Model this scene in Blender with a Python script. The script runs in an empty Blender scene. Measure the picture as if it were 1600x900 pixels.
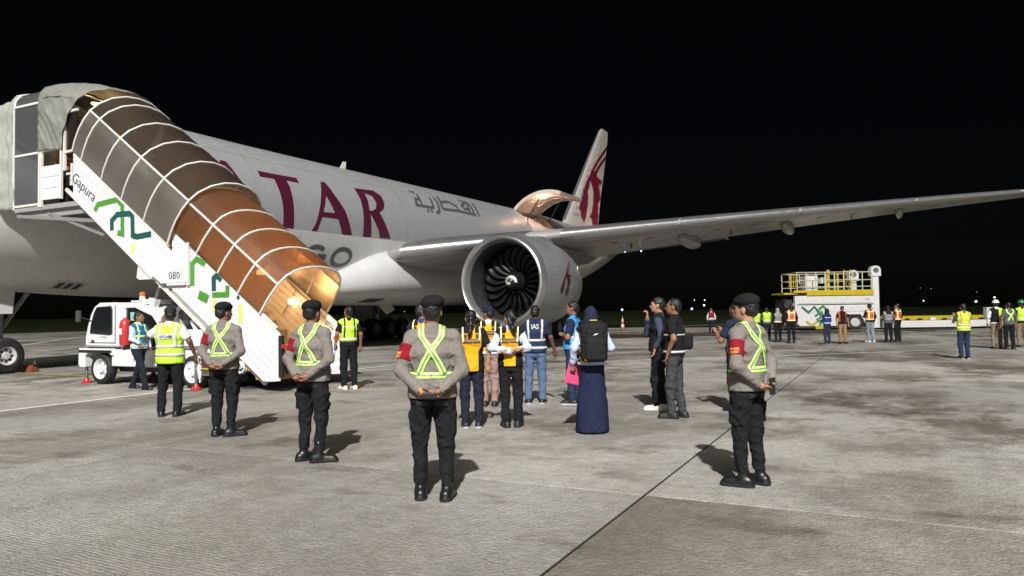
import bpy, bmesh, math, random
import numpy as np
from mathutils import Vector, Matrix
from mathutils.geometry import tessellate_polygon
random.seed(7); rng = np.random.default_rng(7)
R_ = math.radians
SC = bpy.context.scene
COL = SC.collection

# ---------------------------------------------------------------- camera, sky, lights, exposure
cam_d = bpy.data.cameras.new('camera'); cam = bpy.data.objects.new('camera', cam_d); COL.objects.link(cam)
cam_d.sensor_width = 36; cam_d.lens = 36*1166.3/1600; cam_d.clip_end = 5000; cam_d.clip_start = .1
CAM_H = 1.6
cam.matrix_world = Matrix.Translation((0,0,CAM_H)) @ Matrix.Rotation(R_(91.837),4,'X') @ Matrix.Rotation(R_(-.801),4,'Z')
SC.camera = cam
world = bpy.data.worlds.new('World'); SC.world = world; world.use_nodes = True
wn = world.node_tree.nodes; wl = world.node_tree.links
sky = wn.new('ShaderNodeTexSky'); sky.sky_type = 'NISHITA'; sky.sun_disc = False
SUN_EL = R_(42); sky.sun_elevation = SUN_EL; sky.sun_rotation = R_(180)
wl.new(sky.outputs[0], wn['Background'].inputs[0]); wn['Background'].inputs[1].default_value = 0.0004
# weak far fill from the other masts of the airfield (direction as the near mast)
sd = bpy.data.lights.new('sun','SUN'); sd.energy = .85; sd.angle = R_(50); sd.color = (1,.97,.9)
sun = bpy.data.objects.new('sun', sd); COL.objects.link(sun); sun.rotation_euler = (R_(90)-SUN_EL,0,0)
MAST = Vector((-1.4,-75,72))
fd = bpy.data.lights.new('apron_floodlight','POINT'); fd.energy = 900000; fd.shadow_soft_size = 1.1; fd.color = (1,.98,.945)
flood = bpy.data.objects.new('apron_floodlight', fd); COL.objects.link(flood); flood.location = MAST
SC.view_settings.view_transform = 'Standard'; SC.view_settings.look = 'None'
SC.view_settings.exposure = 0.0; SC.view_settings.gamma = 1; SC.view_settings.use_curve_mapping = False
SC.cycles.max_bounces = 6; SC.cycles.transparent_max_bounces = 10; SC.cycles.caustics_reflective = False; SC.cycles.caustics_refractive = False
SC.cycles.sample_clamp_indirect = 4; SC.cycles.use_denoising = True

# ---------------------------------------------------------------- places: aircraft frame (X port, Y aft) and pixel helpers
TH = R_(26.67); NOSE = Vector((-17.878,16.820,0))
AFT = Vector((math.sin(TH),math.cos(TH),0)); PORT = Vector((math.cos(TH),-math.sin(TH),0))
ROT = -TH
def gnd(px,py,z=0):
    X=(px-800)/1166.3; Y=-(py-450)/1166.3; r=R_(.801); p=R_(1.837)
    x=X*math.cos(r)+Y*math.sin(r); u=-X*math.sin(r)+Y*math.cos(r)
    d=Vector((x,math.cos(p)-u*math.sin(p),math.sin(p)+u*math.cos(p))); t=(z-CAM_H)/d.z
    return Vector((0,0,CAM_H))+d*t
def at(px,py,Y):
    X=(px-800)/1166.3; V=-(py-450)/1166.3; r=R_(.801); p=R_(1.837)
    x=X*math.cos(r)+V*math.sin(r); u=-X*math.sin(r)+V*math.cos(r)
    d=Vector((x,math.cos(p)-u*math.sin(p),math.sin(p)+u*math.cos(p)))
    return Vector((0,0,CAM_H))+d*(Y/d.y)
def ac(v): w=Vector(v)-NOSE; return w.dot(PORT),w.dot(AFT)

# ---------------------------------------------------------------- materials
MATS={}
def mat(name,col,rough=.6,metal=0.,var=0.,vs=4.,bump=0.,bs=40.,spec=.5,coat=0.,emit=0.,ecol=None,stretch=(1,1,1),rvar=0.,dirt=0.,dcol=(.12,.1,.08)):
    if name in MATS: return MATS[name]
    m=bpy.data.materials.new(name); m.use_nodes=True; n=m.node_tree.nodes; l=m.node_tree.links
    b=n['Principled BSDF']; b.inputs['Base Color'].default_value=(*col,1); b.inputs['Roughness'].default_value=rough
    b.inputs['Metallic'].default_value=metal; b.inputs['Specular IOR Level'].default_value=spec; b.inputs['Coat Weight'].default_value=coat
    if emit: b.inputs['Emission Color'].default_value=(*(ecol or col),1); b.inputs['Emission Strength'].default_value=emit
    if var or bump or rvar or dirt:
        tc=n.new('ShaderNodeTexCoord'); mp=n.new('ShaderNodeMapping'); mp.inputs['Scale'].default_value=stretch; l.new(tc.outputs['Object'],mp.inputs[0])
        src=None
        if var or rvar or dirt:
            nz=n.new('ShaderNodeTexNoise'); nz.inputs['Scale'].default_value=vs; nz.inputs['Detail'].default_value=6; l.new(mp.outputs[0],nz.inputs['Vector'])
            if var:
                mr=n.new('ShaderNodeMapRange'); mr.inputs[1].default_value=.25; mr.inputs[2].default_value=.75; mr.inputs[3].default_value=1-var; mr.inputs[4].default_value=1+var
                l.new(nz.outputs[0],mr.inputs[0])
                hs=n.new('ShaderNodeMix'); hs.data_type='RGBA'; hs.blend_type='MULTIPLY'; hs.inputs[0].default_value=1
                hs.inputs[6].default_value=(*col,1); cb=n.new('ShaderNodeCombineColor'); [l.new(mr.outputs[0],cb.inputs[i]) for i in range(3)]
                l.new(cb.outputs[0],hs.inputs[7]); src=hs.outputs[2]
            if rvar:
                m2=n.new('ShaderNodeMapRange'); m2.inputs[1].default_value=.3; m2.inputs[2].default_value=.7; m2.inputs[3].default_value=max(.02,rough-rvar); m2.inputs[4].default_value=min(1,rough+rvar)
                l.new(nz.outputs[0],m2.inputs[0]); l.new(m2.outputs[0],b.inputs['Roughness'])
            if dirt:
                n3=n.new('ShaderNodeTexNoise'); n3.inputs['Scale'].default_value=vs*2.3; n3.inputs['Detail'].default_value=9; n3.inputs['Roughness'].default_value=.65; l.new(mp.outputs[0],n3.inputs['Vector'])
                m3=n.new('ShaderNodeMapRange'); m3.inputs[1].default_value=.52; m3.inputs[2].default_value=.75; m3.inputs[4].default_value=dirt; l.new(n3.outputs[0],m3.inputs[0])
                dm=n.new('ShaderNodeMix'); dm.data_type='RGBA'; l.new(m3.outputs[0],dm.inputs[0])
                if src: l.new(src,dm.inputs[6])
                else: dm.inputs[6].default_value=(*col,1)
                dm.inputs[7].default_value=(*dcol,1); src=dm.outputs[2]
            if src: l.new(src,b.inputs['Base Color'])
        if bump:
            n2=n.new('ShaderNodeTexNoise'); n2.inputs['Scale'].default_value=bs; n2.inputs['Detail'].default_value=4; l.new(mp.outputs[0],n2.inputs['Vector'])
            bp=n.new('ShaderNodeBump'); bp.inputs['Strength'].default_value=bump; bp.inputs['Distance'].default_value=.01; l.new(n2.outputs[0],bp.inputs['Height']); l.new(bp.outputs[0],b.inputs['Normal'])
    MATS[name]=m; return m
def fabric(name,col,rough=.92):
    k='fabric_'+name
    if k in MATS: return MATS[k]
    m=mat(k,col,rough,var=.10,vs=7,spec=.15); n=m.node_tree.nodes; l=m.node_tree.links; b=n['Principled BSDF']
    tc=n.new('ShaderNodeTexCoord'); H=[]
    for sc,st in ((7,(1,1.2,.7)),(17,(1.2,1,.6))):
        mp=n.new('ShaderNodeMapping'); mp.inputs['Scale'].default_value=st; mp.inputs['Rotation'].default_value=(.5*sc/7,.6,.3); l.new(tc.outputs['Object'],mp.inputs[0]); z=n.new('ShaderNodeTexNoise'); z.inputs['Scale'].default_value=sc; z.inputs['Detail'].default_value=2; z.inputs['Distortion'].default_value=.6; l.new(mp.outputs[0],z.inputs['Vector'])
        r=n.new('ShaderNodeMath'); r.operation='SUBTRACT'; r.inputs[1].default_value=.5; l.new(z.outputs[0],r.inputs[0]); q=n.new('ShaderNodeMath'); q.operation='ABSOLUTE'; l.new(r.outputs[0],q.inputs[0]); H.append(q.outputs[0])
    ad=n.new('ShaderNodeMath'); ad.operation='MULTIPLY_ADD'; ad.inputs[1].default_value=.5; l.new(H[1],ad.inputs[0]); l.new(H[0],ad.inputs[2])
    bp=n.new('ShaderNodeBump'); bp.invert=True; bp.inputs['Strength'].default_value=.55; bp.inputs['Distance'].default_value=.045; l.new(ad.outputs[0],bp.inputs['Height']); l.new(bp.outputs[0],b.inputs['Normal'])
    return m
def paint(name,col,rough=.35,dirt=.18): return mat('paint_'+name,col,rough,var=.05,vs=2.5,rvar=.1,dirt=dirt)
WHITE=paint('white',(.72,.72,.71)); BLACK=mat('black_rubber',(.012,.012,.013),.75,var=.3,vs=20)
STEEL=mat('steel',(.42,.42,.43),.35,metal=.9,rvar=.12,vs=8); DARKM=mat('dark_metal',(.05,.05,.055),.55,metal=.4,var=.3,vs=9)
GLASSD=mat('dark_glass',(.012,.014,.016),.06,spec=.6); YELLOW=paint('yellow',(.55,.42,.02)); RED=paint('red',(.5,.03,.03))
LAMPW=mat('lamp_warm',(1,.72,.36),.4,emit=9,ecol=(1,.66,.28))

# ---------------------------------------------------------------- mesh helpers
class MB:
    def __init__(s): s.v=[]; s.f=[]; s.m=[]; s.mi=0
    def add(s,vs,fs):
        o=len(s.v); s.v+= [tuple(x) for x in vs]; s.f+=[tuple(i+o for i in f) for f in fs]; s.m+=[s.mi]*len(fs); return s
    def box(s,x0,x1,y0,y1,z0,z1):
        return s.add([(x0,y0,z0),(x1,y0,z0),(x1,y1,z0),(x0,y1,z0),(x0,y0,z1),(x1,y0,z1),(x1,y1,z1),(x0,y1,z1)],[(3,2,1,0),(4,5,6,7),(0,1,5,4),(1,2,6,5),(2,3,7,6),(3,0,4,7)])
    def prism(s,poly,y0,y1,axes='xz'):
        # polygon in two axes, extruded along the third
        def P(a,b,c): return {'xz':(a,c,b),'yz':(c,a,b),'xy':(a,b,c)}[axes]
        n=len(poly); vs=[P(a,b,y0) for a,b in poly]+[P(a,b,y1) for a,b in poly]
        tri=tessellate_polygon([[Vector((a,b,0)) for a,b in poly]])
        fs=[tuple(t) for t in tri]+[tuple(i+n for i in reversed(t)) for t in tri]+[(i,(i+1)%n,(i+1)%n+n,i+n) for i in range(n)]
        return s.add(vs,fs)
    def tube(s,path,r,n=8,closed=False,caps=True,r2=None):
        path=[Vector(p) for p in path]; k=len(path); vs=[]; fs=[]; up=None
        for i,p in enumerate(path):
            a=path[(i-1)%k] if (i>0 or closed) else p; b=path[(i+1)%k] if (i<k-1 or closed) else p
            t=(b-a).normalized()
            if up is None: up=Vector((0,0,1)) if abs(t.z)<.9 else Vector((1,0,0))
            x=t.cross(up).normalized(); y=x.cross(t).normalized(); up=y
            rr=r[i] if isinstance(r,(list,tuple)) else r
            for j in range(n):
                th=2*math.pi*j/n; vs.append(p+x*math.cos(th)*rr+y*math.sin(th)*(rr if r2 is None else r2))
        for i in range(k if closed else k-1):
            for j in range(n):
                a=i*n+j; b=i*n+(j+1)%n; c=((i+1)%k)*n+(j+1)%n; d=((i+1)%k)*n+j; fs.append((a,b,c,d))
        if caps and not closed: fs+= [tuple(range(n-1,-1,-1)),tuple(range((k-1)*n,k*n))]
        return s.add(vs,fs)
    def bar(s,a,b,w,h=None): # square bar
        a=Vector(a); b=Vector(b); t=(b-a).normalized(); up=Vector((0,0,1)) if abs(t.z)<.9 else Vector((0,1,0))
        x=t.cross(up).normalized()*(w/2); y=x.cross(t).normalized()*((h or w)/2)
        vs=[p+i*x+j*y for p in (a,b) for i,j in ((-1,-1),(1,-1),(1,1),(-1,1))]
        return s.add(vs,[(3,2,1,0),(4,5,6,7),(0,1,5,4),(1,2,6,5),(2,3,7,6),(3,0,4,7)])
    def lathe(s,prof,n=32,axis='y',o=(0,0,0),ph=0,a0=0,a1=2*math.pi):
        full=abs(a1-a0-2*math.pi)<1e-6; vs=[]; fs=[]; k=n if full else n+1
        for (h,r) in prof:
            for j in range(k):
                t=a0+(a1-a0)*j/n+ph; c,q=r*math.cos(t),r*math.sin(t)
                p={'y':(c,h,q),'x':(h,c,q),'z':(c,q,h)}[axis]; vs.append((p[0]+o[0],p[1]+o[1],p[2]+o[2]))
        for i in range(len(prof)-1):
            for j in range(n):
                a=i*k+j; b=i*k+(j+1)%k; fs.append((a,b,b+k,a+k))
        return s.add(vs,fs)
    def grid(s,P,nu,nv):
        return s.add(P,[(i*nv+j,i*nv+j+1,(i+1)*nv+j+1,(i+1)*nv+j) for i in range(nu-1) for j in range(nv-1)])
    def build(s,name,mats,parent=None,smooth=None,bevel=0,solid=0,loc=None):
        me=bpy.data.meshes.new(name); me.from_pydata(s.v,[],s.f); me.validate()
        mats=mats if isinstance(mats,(list,tuple)) else [mats]
        for m in mats: me.materials.append(m)
        if len(mats)>1 and len(me.polygons)==len(s.m): me.polygons.foreach_set('material_index',s.m)
        bm=bmesh.new(); bm.from_mesh(me); bmesh.ops.recalc_face_normals(bm,faces=bm.faces); bm.to_mesh(me); bm.free()
        if smooth is not None:
            me.polygons.foreach_set('use_smooth',[True]*len(me.polygons))
            try: me.set_sharp_from_angle(angle=R_(smooth))
            except Exception: pass
        o=bpy.data.objects.new(name,me); COL.objects.link(o); o.parent=parent
        if loc is not None: o.location=loc
        if bevel:
            md=o.modifiers.new('bevel','BEVEL'); md.width=bevel; md.segments=2; md.limit_method='ANGLE'; md.angle_limit=R_(40)
        if solid:
            md=o.modifiers.new('solid','SOLIDIFY'); md.thickness=solid; md.offset=0
        return o
def tag(o,label=None,cat=None,group=None,kind=None):
    if label: o['label']=label
    if cat: o['category']=cat
    if group: o['group']=group
    if kind: o['kind']=kind
    return o
def empty(name,loc=(0,0,0),rz=0,label=None,cat=None,group=None):
    o=bpy.data.objects.new(name,None); COL.objects.link(o); o.location=loc; o.rotation_euler=(0,0,rz); o.empty_display_size=.2
    return tag(o,label,cat,group)
def part(name,mats,parent,*calls,**kw):
    b=MB()
    for c in calls: getattr(b,c[0])(*c[1:])
    return b.build(name,mats,parent,**kw)
def copy_tree(o,parent=None):
    c=o.copy(); COL.objects.link(c); c.parent=parent
    for ch in list(o.children): copy_tree(ch,c)
    return c
_tc={}
def text2d(s,size=1.0,space=1.0,align='CENTER'):
    k=(s,size,space,align)
    if k in _tc: return _tc[k]
    cu=bpy.data.curves.new('t','FONT'); cu.body=s; cu.size=size; cu.space_character=space; cu.align_x=align; cu.align_y='CENTER'; cu.resolution_u=2
    ob=bpy.data.objects.new('t',cu); COL.objects.link(ob); dg=bpy.context.evaluated_depsgraph_get(); ev=ob.evaluated_get(dg); me=ev.to_mesh()
    v=[(p.co.x,p.co.y) for p in me.vertices]; f=[tuple(p.vertices) for p in me.polygons]; ev.to_mesh_clear(); bpy.data.objects.remove(ob)
    _tc[k]=(v,f); return v,f
def stroke2d(path,w,close_round=True):
    # a flat stroke: list of quads joined by mitres
    n=len(path); P=[Vector((p[0],p[1])) for p in path]; L=[];Rr=[]
    if n==1:
        h=w/2; p=P[0]; return [(p.x-h,p.y-h),(p.x+h,p.y-h),(p.x+h,p.y+h),(p.x-h,p.y+h)],[(0,1,2,3)]
    for i in range(n):
        d0=(P[i]-P[i-1]).normalized() if i>0 else (P[1]-P[0]).normalized(); d1=(P[i+1]-P[i]).normalized() if i<n-1 else d0
        t=(d0+d1); t=t.normalized() if t.length>1e-4 else d1; nn=Vector((-t.y,t.x)); k=max(.5,abs(nn.dot(Vector((-d1.y,d1.x)))))
        L.append(P[i]+nn*w/2/k); Rr.append(P[i]-nn*w/2/k)
    v=[(p.x,p.y) for p in L]+[(p.x,p.y) for p in Rr]
    return v,[(i,i+1,n+i+1,n+i) for i in range(n-1)]
def poly2d(outer,holes=()):
    loops=[outer]+list(holes); v=[p for lp in loops for p in lp]
    tri=tessellate_polygon([[Vector((a,b,0)) for a,b in lp] for lp in loops]); return v,[tuple(t) for t in tri]
def cut2d(v,f,step,axis=None):
    # split a flat mesh on a grid so that it can be wrapped round a curved skin
    bm=bmesh.new(); vs=[bm.verts.new((a,b,0)) for a,b in v]
    for q in f:
        try: bm.faces.new([vs[i] for i in q])
        except ValueError: pass
    for ax in ((0,1) if axis is None else (axis,)):
        lo=min(p[ax] for p in v); hi=max(p[ax] for p in v); k=math.ceil(lo/step)
        while k*step<hi:
            co=[0,0,0]; no=[0,0,0]; co[ax]=k*step; no[ax]=1
            bmesh.ops.bisect_plane(bm,geom=bm.verts[:]+bm.edges[:]+bm.faces[:],plane_co=co,plane_no=no); k+=1
    bm.verts.index_update(); V=[(p.co.x,p.co.y) for p in bm.verts]; F=[tuple(q.index for q in fc.verts) for fc in bm.faces]; bm.free(); return V,F
# ================================================================ ground, apron slabs, markings
STAND=NOSE.dot(AFT)-1.5
def concrete(name,tone=1.0,joints=False):
    m=bpy.data.materials.new(name); m.use_nodes=True; n=m.node_tree.nodes; l=m.node_tree.links; b=n['Principled BSDF']
    ge=n.new('ShaderNodeNewGeometry'); vr=n.new('ShaderNodeVectorRotate'); vr.rotation_type='Z_AXIS'; vr.inputs['Angle'].default_value=TH; l.new(ge.outputs['Position'],vr.inputs['Vector'])
    def noise(scale,detail,stretch=(1,1,1),rough=.55,src=None):
        mp=n.new('ShaderNodeMapping'); mp.inputs['Scale'].default_value=stretch; l.new(src or vr.outputs[0],mp.inputs[0])
        z=n.new('ShaderNodeTexNoise'); z.inputs['Scale'].default_value=scale; z.inputs['Detail'].default_value=detail; z.inputs['Roughness'].default_value=rough; l.new(mp.outputs[0],z.inputs['Vector']); return z.outputs[0]
    def rng_(s,a,b_,c,d):
        r=n.new('ShaderNodeMapRange'); [r.inputs[i+1].__setattr__('default_value',x) for i,x in enumerate((a,b_,c,d))]; l.new(s,r.inputs[0]); return r.outputs[0]
    def mul(a,b_):
        r=n.new('ShaderNodeMath'); r.operation='MULTIPLY'; l.new(a,r.inputs[0]); l.new(b_,r.inputs[1]); return r.outputs[0]
    def mixc(f,a,c):
        r=n.new('ShaderNodeMix'); r.data_type='RGBA'; l.new(f,r.inputs[0])
        if isinstance(a,tuple): r.inputs[6].default_value=(*a,1)
        else: l.new(a,r.inputs[6])
        r.inputs[7].default_value=(*c,1); return r.outputs[2]
    big=rng_(noise(.35,5,(1,.55,1)),.38,.66,0,1); fine=rng_(noise(7,12,rough=.85),.32,.68,.66,1.34); grit=rng_(noise(38,6,rough=.85),.3,.7,.60,1.40)
    streak=rng_(noise(.33,10,(1,.75,1),.74),.45,.55,0,1); st2=rng_(noise(1.1,7,(1.6,.25,1),.62),.52,.74,0,1)
    blot=rng_(noise(.62,8,(1,1.9,1),rough=.6),.57,.68,0,1)
    # oil and rubber thicken towards the stand; density also paints in grazing-view darkening
    sx=n.new('ShaderNodeSeparateXYZ'); l.new(vr.outputs[0],sx.inputs[0]); st0=rng_(sx.outputs[1],STAND-3,STAND+7,.12,1.0); stand=mul(st0,rng_(noise(.13,4),.36,.54,.12,1.0))
    c=mixc(big,(.505*tone,.490*tone,.460*tone),(.375*tone,.358*tone,.326*tone))
    c=mixc(mul(streak,stand),c,(.135,.120,.094)); 
    s2=n.new('ShaderNodeMath'); s2.operation='MULTIPLY'; l.new(st2,s2.inputs[0]); s2.inputs[1].default_value=.45; c=mixc(s2.outputs[0],c,(.50,.49,.46))
    s3=n.new('ShaderNodeMath'); s3.operation='MULTIPLY'; l.new(blot,s3.inputs[0]); s3.inputs[1].default_value=.72; c=mixc(s3.outputs[0],c,(.13,.115,.085))
    # the one slab with a broad brown stain soaking in from its corner (object alpha 0 marks it)
    if not joints:
        oi2=n.new('ShaderNodeObjectInfo'); tco=n.new('ShaderNodeTexCoord'); so=n.new('ShaderNodeSeparateXYZ'); l.new(tco.outputs['Object'],so.inputs[0])
        ad2=n.new('ShaderNodeMath'); ad2.operation='MULTIPLY_ADD'; l.new(noise(.55,8,rough=.65),ad2.inputs[0]); ad2.inputs[1].default_value=5.0; l.new(so.outputs[0],ad2.inputs[2])
        sm=rng_(ad2.outputs[0],-.2,1.9,.68,0); inv=n.new('ShaderNodeMath'); inv.operation='SUBTRACT'; inv.inputs[0].default_value=1; l.new(oi2.outputs['Alpha'],inv.inputs[1]); c=mixc(mul(sm,inv.outputs[0]),c,(.125,.105,.07))
    # tine grooves left by the finishing rake, slightly paler crests
    wv=n.new('ShaderNodeTexWave'); wv.wave_type='BANDS'; wv.bands_direction='Y'; wv.inputs['Scale'].default_value=8.5; wv.inputs['Distortion'].default_value=9; wv.inputs['Detail'].default_value=3; wv.inputs['Detail Scale'].default_value=.18; l.new(vr.outputs[0],wv.inputs['Vector'])
    gm=rng_(noise(.45,5,rough=.65),.42,.60,.05,1); groove=mul(wv.outputs[0],gm); gv=rng_(groove,0,1,.87,1.15)
    oi=n.new('ShaderNodeObjectInfo'); mm=n.new('ShaderNodeMix'); mm.data_type='RGBA'; mm.blend_type='MULTIPLY'; mm.inputs[0].default_value=1; l.new(c,mm.inputs[6])
    if joints: mm.inputs[7].default_value=(1,1,1,1)
    else: l.new(oi.outputs['Color'],mm.inputs[7])
    v=mul(mul(fine,grit),gv); m3=n.new('ShaderNodeMix'); m3.data_type='RGBA'; m3.blend_type='MULTIPLY'; m3.inputs[0].default_value=1; l.new(mm.outputs[2],m3.inputs[6])
    cb=n.new('ShaderNodeCombineColor'); [l.new(v,cb.inputs[i]) for i in range(3)]; l.new(cb.outputs[0],m3.inputs[7]); l.new(m3.outputs[2],b.inputs['Base Color'])
    b.inputs['Roughness'].default_value=.82; b.inputs['Specular IOR Level'].default_value=.35
    peb=rng_(noise(24,5,rough=.7),.3,.7,0,1.5); ad=n.new('ShaderNodeMath'); ad.operation='MULTIPLY_ADD'; l.new(groove,ad.inputs[0]); ad.inputs[1].default_value=.55; l.new(peb,ad.inputs[2])
    bp=n.new('ShaderNodeBump'); bp.inputs['Strength'].default_value=1.0; bp.inputs['Distance'].default_value=.011; l.new(ad.outputs[0],bp.inputs['Height']); l.new(bp.outputs[0],b.inputs['Normal'])
    return m
CONC=concrete('concrete_slab'); CONCF=concrete('concrete_far',joints=True)
GRASS=mat('grass_ground',(.028,.040,.014),1,var=.5,vs=.12,bump=.8,bs=3,spec=.1)
def disc(name,r,z,m,n=64):
    b=MB(); b.add([(r*math.cos(2*math.pi*i/n),r*math.sin(2*math.pi*i/n),z) for i in range(n)],[tuple(range(n))]); return tag(b.build(name,m),kind='structure')
disc('ground',3000,-.16,GRASS)
# apron under-sheet (aircraft-aligned rectangle); its joint sealant shows between the slabs
FR=empty('frame',NOSE,ROT); bpy.data.objects.remove(FR)
def acw(b,s,z=0): return NOSE+PORT*b+AFT*s+Vector((0,0,z))
apron=MB()
def sheet(mb,b0,b1,s0,s1,z): mb.add([acw(b0,s0,z),acw(b1,s0,z),acw(b1,s1,z),acw(b0,s1,z)],[(0,1,2,3)])
sheet(apron,-60,140,-110,58,-.011)
ap=apron.build('apron',mat('joint_sealant',(.004,.004,.004),.95)); tag(ap,kind='structure')
BJ=21.6; SJ=-.68; SL=6.0
smesh={}
def slab_mesh():
    b=MB(); x=SL/2-.014; y=SL/2-.005; h=.006
    vs=[]
    for dx,z in ((0,-.033),(0,-.004),(h,0)):
        vs+=[(-x+dx,-y+dx,z),(x-dx,-y+dx,z),(x-dx,y-dx,z),(-x+dx,y-dx,z)]
    fs=[(8,9,10,11)]+[(4*k+i,4*k+(i+1)%4,4*k+4+(i+1)%4,4*k+4+i) for k in (0,1) for i in range(4)]
    b.add(vs,fs); o=b.build('slab',CONC,ap); return o
proto=slab_mesh(); first=True; cells=[]
for i in range(-20,22):
    for j in range(-20,14):
        b=BJ+(i+.5)*SL; s=SJ+(j+.5)*SL; p=acw(b,s); d=p.length
        if p.y<-8 or d>62: continue
        if abs(p.x)>max(9,p.y*.86+6): continue
        cells.append((d,i,j))
cells.sort(); cells=cells[:285]; CS={(i,j) for _,i,j in cells}
for d,i,j in cells:
    o=proto if first else proto.copy()
    if not first: COL.objects.link(o); o.parent=ap
    first=False
    o.location=acw(BJ+(i+.5)*SL,SJ+(j+.5)*SL); o.rotation_euler=(0,0,ROT)
    t=random.uniform(.84,1.12)
    if (i,j)==(0,-1): t=.78
    if (i,j)==(0,0): t=1.02
    if (i,j)==(-1,0): t=1.0
    o.color=(t,t*.995,t*.98,1) if (i,j)!=(0,-1) else (.98,.97,.95,0)
far=MB()
for i in range(-14,21):
    for j in range(-19,10):
        if (i,j) in CS: continue
        sheet(far,BJ+i*SL+.02,BJ+(i+1)*SL-.02,SJ+j*SL+.01,SJ+(j+1)*SL-.01,-.004)
fo=far.build('paving',CONCF,ap); tag(fo,kind='stuff')
WP=mat('road_paint_white',(.75,.74,.70),.7,var=.15,vs=3,dirt=.6,dcol=(.3,.29,.27)); YP=mat('road_paint_yellow',(.5,.40,.10),.7,var=.15,vs=3,dirt=.5,dcol=(.3,.28,.22)); RP=mat('road_paint_red',(.26,.045,.03),.7,var=.2,vs=2,dirt=.4)
def line(name,pts,w,m,z=.005):
    P=[(p.x,p.y) for p in pts]; v,f=stroke2d(P,w); b=MB(); b.add([(a,c,z) for a,c in v],f); return tag(b.build(name,m),kind='structure')
line('white_line',[acw(9.72,s) for s in (-8,2,9,16)],.13,WP)
line('white_line',[gnd(*p) for p in ((560,579),(627,577),(860,569),(958,564.5),(1080,560.5),(1223,556),(1405,549),(1600,543),(1760,538))],.14,WP,.006)
line('yellow_line',[acw(b,6.2) for b in (-4,0,5,9.6)],.15,YP,.007)
line('yellow_line',[acw(0,s) for s in (6.3,20,40,57)],.15,YP,.006)
line('white_line',[gnd(*p) for p in ((20,542),(60,536),(130,526))],.3,WP,.006)
line('red_line',[gnd(*p) for p in ((640,534),(835,528),(900,525),(1000,521.5),(1110,517.5),(1210,515))],.8,RP,.006)
line('white_line',[gnd(*p) for p in ((760,524),(900,516),(1100,508),(1300,502))],.5,WP,.006)
# ================================================================ freighter aircraft (local X port, Y aft, Z up)
AC=empty('cargo_aircraft',NOSE,ROT,'wide-body freighter in grey and white with maroon lettering, engine facing the crowd','aircraft')
ZC=5.396; FR_=3.1
GREYSKIN=paint('skin_grey',(.305,.315,.325),.42,dirt=.22); WHITESKIN=paint('skin_white',(.60,.60,.595),.36,dirt=.12)
MAROON=mat('maroon_livery',(.075,.008,.03),.45,var=.08,vs=1.5); GREYL=mat('grey_livery',(.09,.095,.10),.45,var=.06,vs=1.5)
NACM=mat('nacelle_paint',(.265,.27,.285),.36,metal=.25,var=.06,vs=1.2,rvar=.08); LIP=mat('polished_metal',(.50,.50,.51),.33,metal=.8,rvar=.06,vs=3)
WINGM=mat('wing_grey',(.34,.335,.325),.34,var=.12,vs=.8,rvar=.1,dirt=.3); BAYM=mat('cargo_lining',(.58,.50,.46),.9,spec=.1,var=.1,vs=2)
def fsec(s):
    R=FR_; z=ZC
    if s<10.2:
        k=max(0,1-s/10.2); R=FR_*max(.0,(1-k**2.0))**.60; z=ZC-1.05*k**2
    elif s>41.9:
        k=(s-41.9)/21.8; R=FR_-(FR_-.32)*k**1.38; z=ZC+(FR_-R)*.72
    return R,z+.012*max(0,min(s,45)-15)
def skin(s,ph,off=0.):
    R,z=fsec(s); a=R_(ph); return ((R+off)*math.cos(a),s,z+(R+off)*math.sin(a))
DS0,DS1,DP0,DP1=37.5,41.3,-6.,64.       # cargo door opening
PB=-8.8                                   # colour break between grey crown and white belly
SS=[0,.05,.15,.3,.5,.8,1.2,1.7,2.3,3,3.8,4.6,5.4,6.4,7.4,8.5]+[9.3,10.2]+[10.2+i*2.1 for i in range(1,13)]+[37.5,38.8,40.1,41.3,41.9]+[41.9+i*1.09 for i in range(1,21)]
up=[PB+ (DP0-PB)*0 ]
PHu=sorted(set([PB,DP1]+[round(PB+i*(DP1-PB)/12,3) for i in range(13)]+[DP1+i*(180-PB-DP1)/22 for i in range(23)]))
PHl=[180-PB+i*(180+2*PB)/22 for i in range(23)]
def band(PH,name,m,hole):
    b=MB(); nv=len(PH); b.v=[skin(s,p) for s in SS for p in PH]
    for i in range(len(SS)-1):
        for j in range(nv-1):
            if hole and SS[i]>=DS0-.01 and SS[i+1]<=DS1+.01 and PH[j]>=PB-.01 and PH[j+1]<=DP1+.01: continue
            b.f.append((i*nv+j,i*nv+j+1,(i+1)*nv+j+1,(i+1)*nv+j)); b.m.append(0)
    o=b.build(name,m,AC,smooth=50); return o
crown=band(PHu,'fuselage_crown',GREYSKIN,True); belly=band(PHl,'fuselage_belly',WHITESKIN,False)
# skin panel joints: thin dark seams set just proud of the skin
SEAM=mat('skin_seam',(.17,.175,.18),.6)
def seam(pts,w=.022,off=.004,parent=None,name='seam'):
    b=MB(); n=len(pts); V=[]
    for (s,p) in pts: V.append((s,p))
    for i in range(n-1):
        (s0,p0),(s1,p1)=V[i],V[i+1]; ds=s1-s0; dp=(p1-p0)*R_(1)*FR_; L=math.hypot(ds,dp); ns=-dp/L*w/2; npn=ds/L*w/2/(R_(1)*FR_)
        b.add([skin(s0+ns,p0+npn,off),skin(s1+ns,p1+npn,off),skin(s1-ns,p1-npn,off),skin(s0-ns,p0-npn,off)],[(0,1,2,3)])
    return b.build(name,SEAM,parent or crown)
for s in (10.6,13.2,22.6,26.4,31.6,35.0): seam([(s,p) for p in range(-8,80,4)],.018)
for p in (44,):
    seam([(s,p) for s in np.linspace(9,37,24)],.010)
for s in (9.5,12.5,15.4): seam([(s,p) for p in range(-86,-9,4)],.012,parent=belly)
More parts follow.
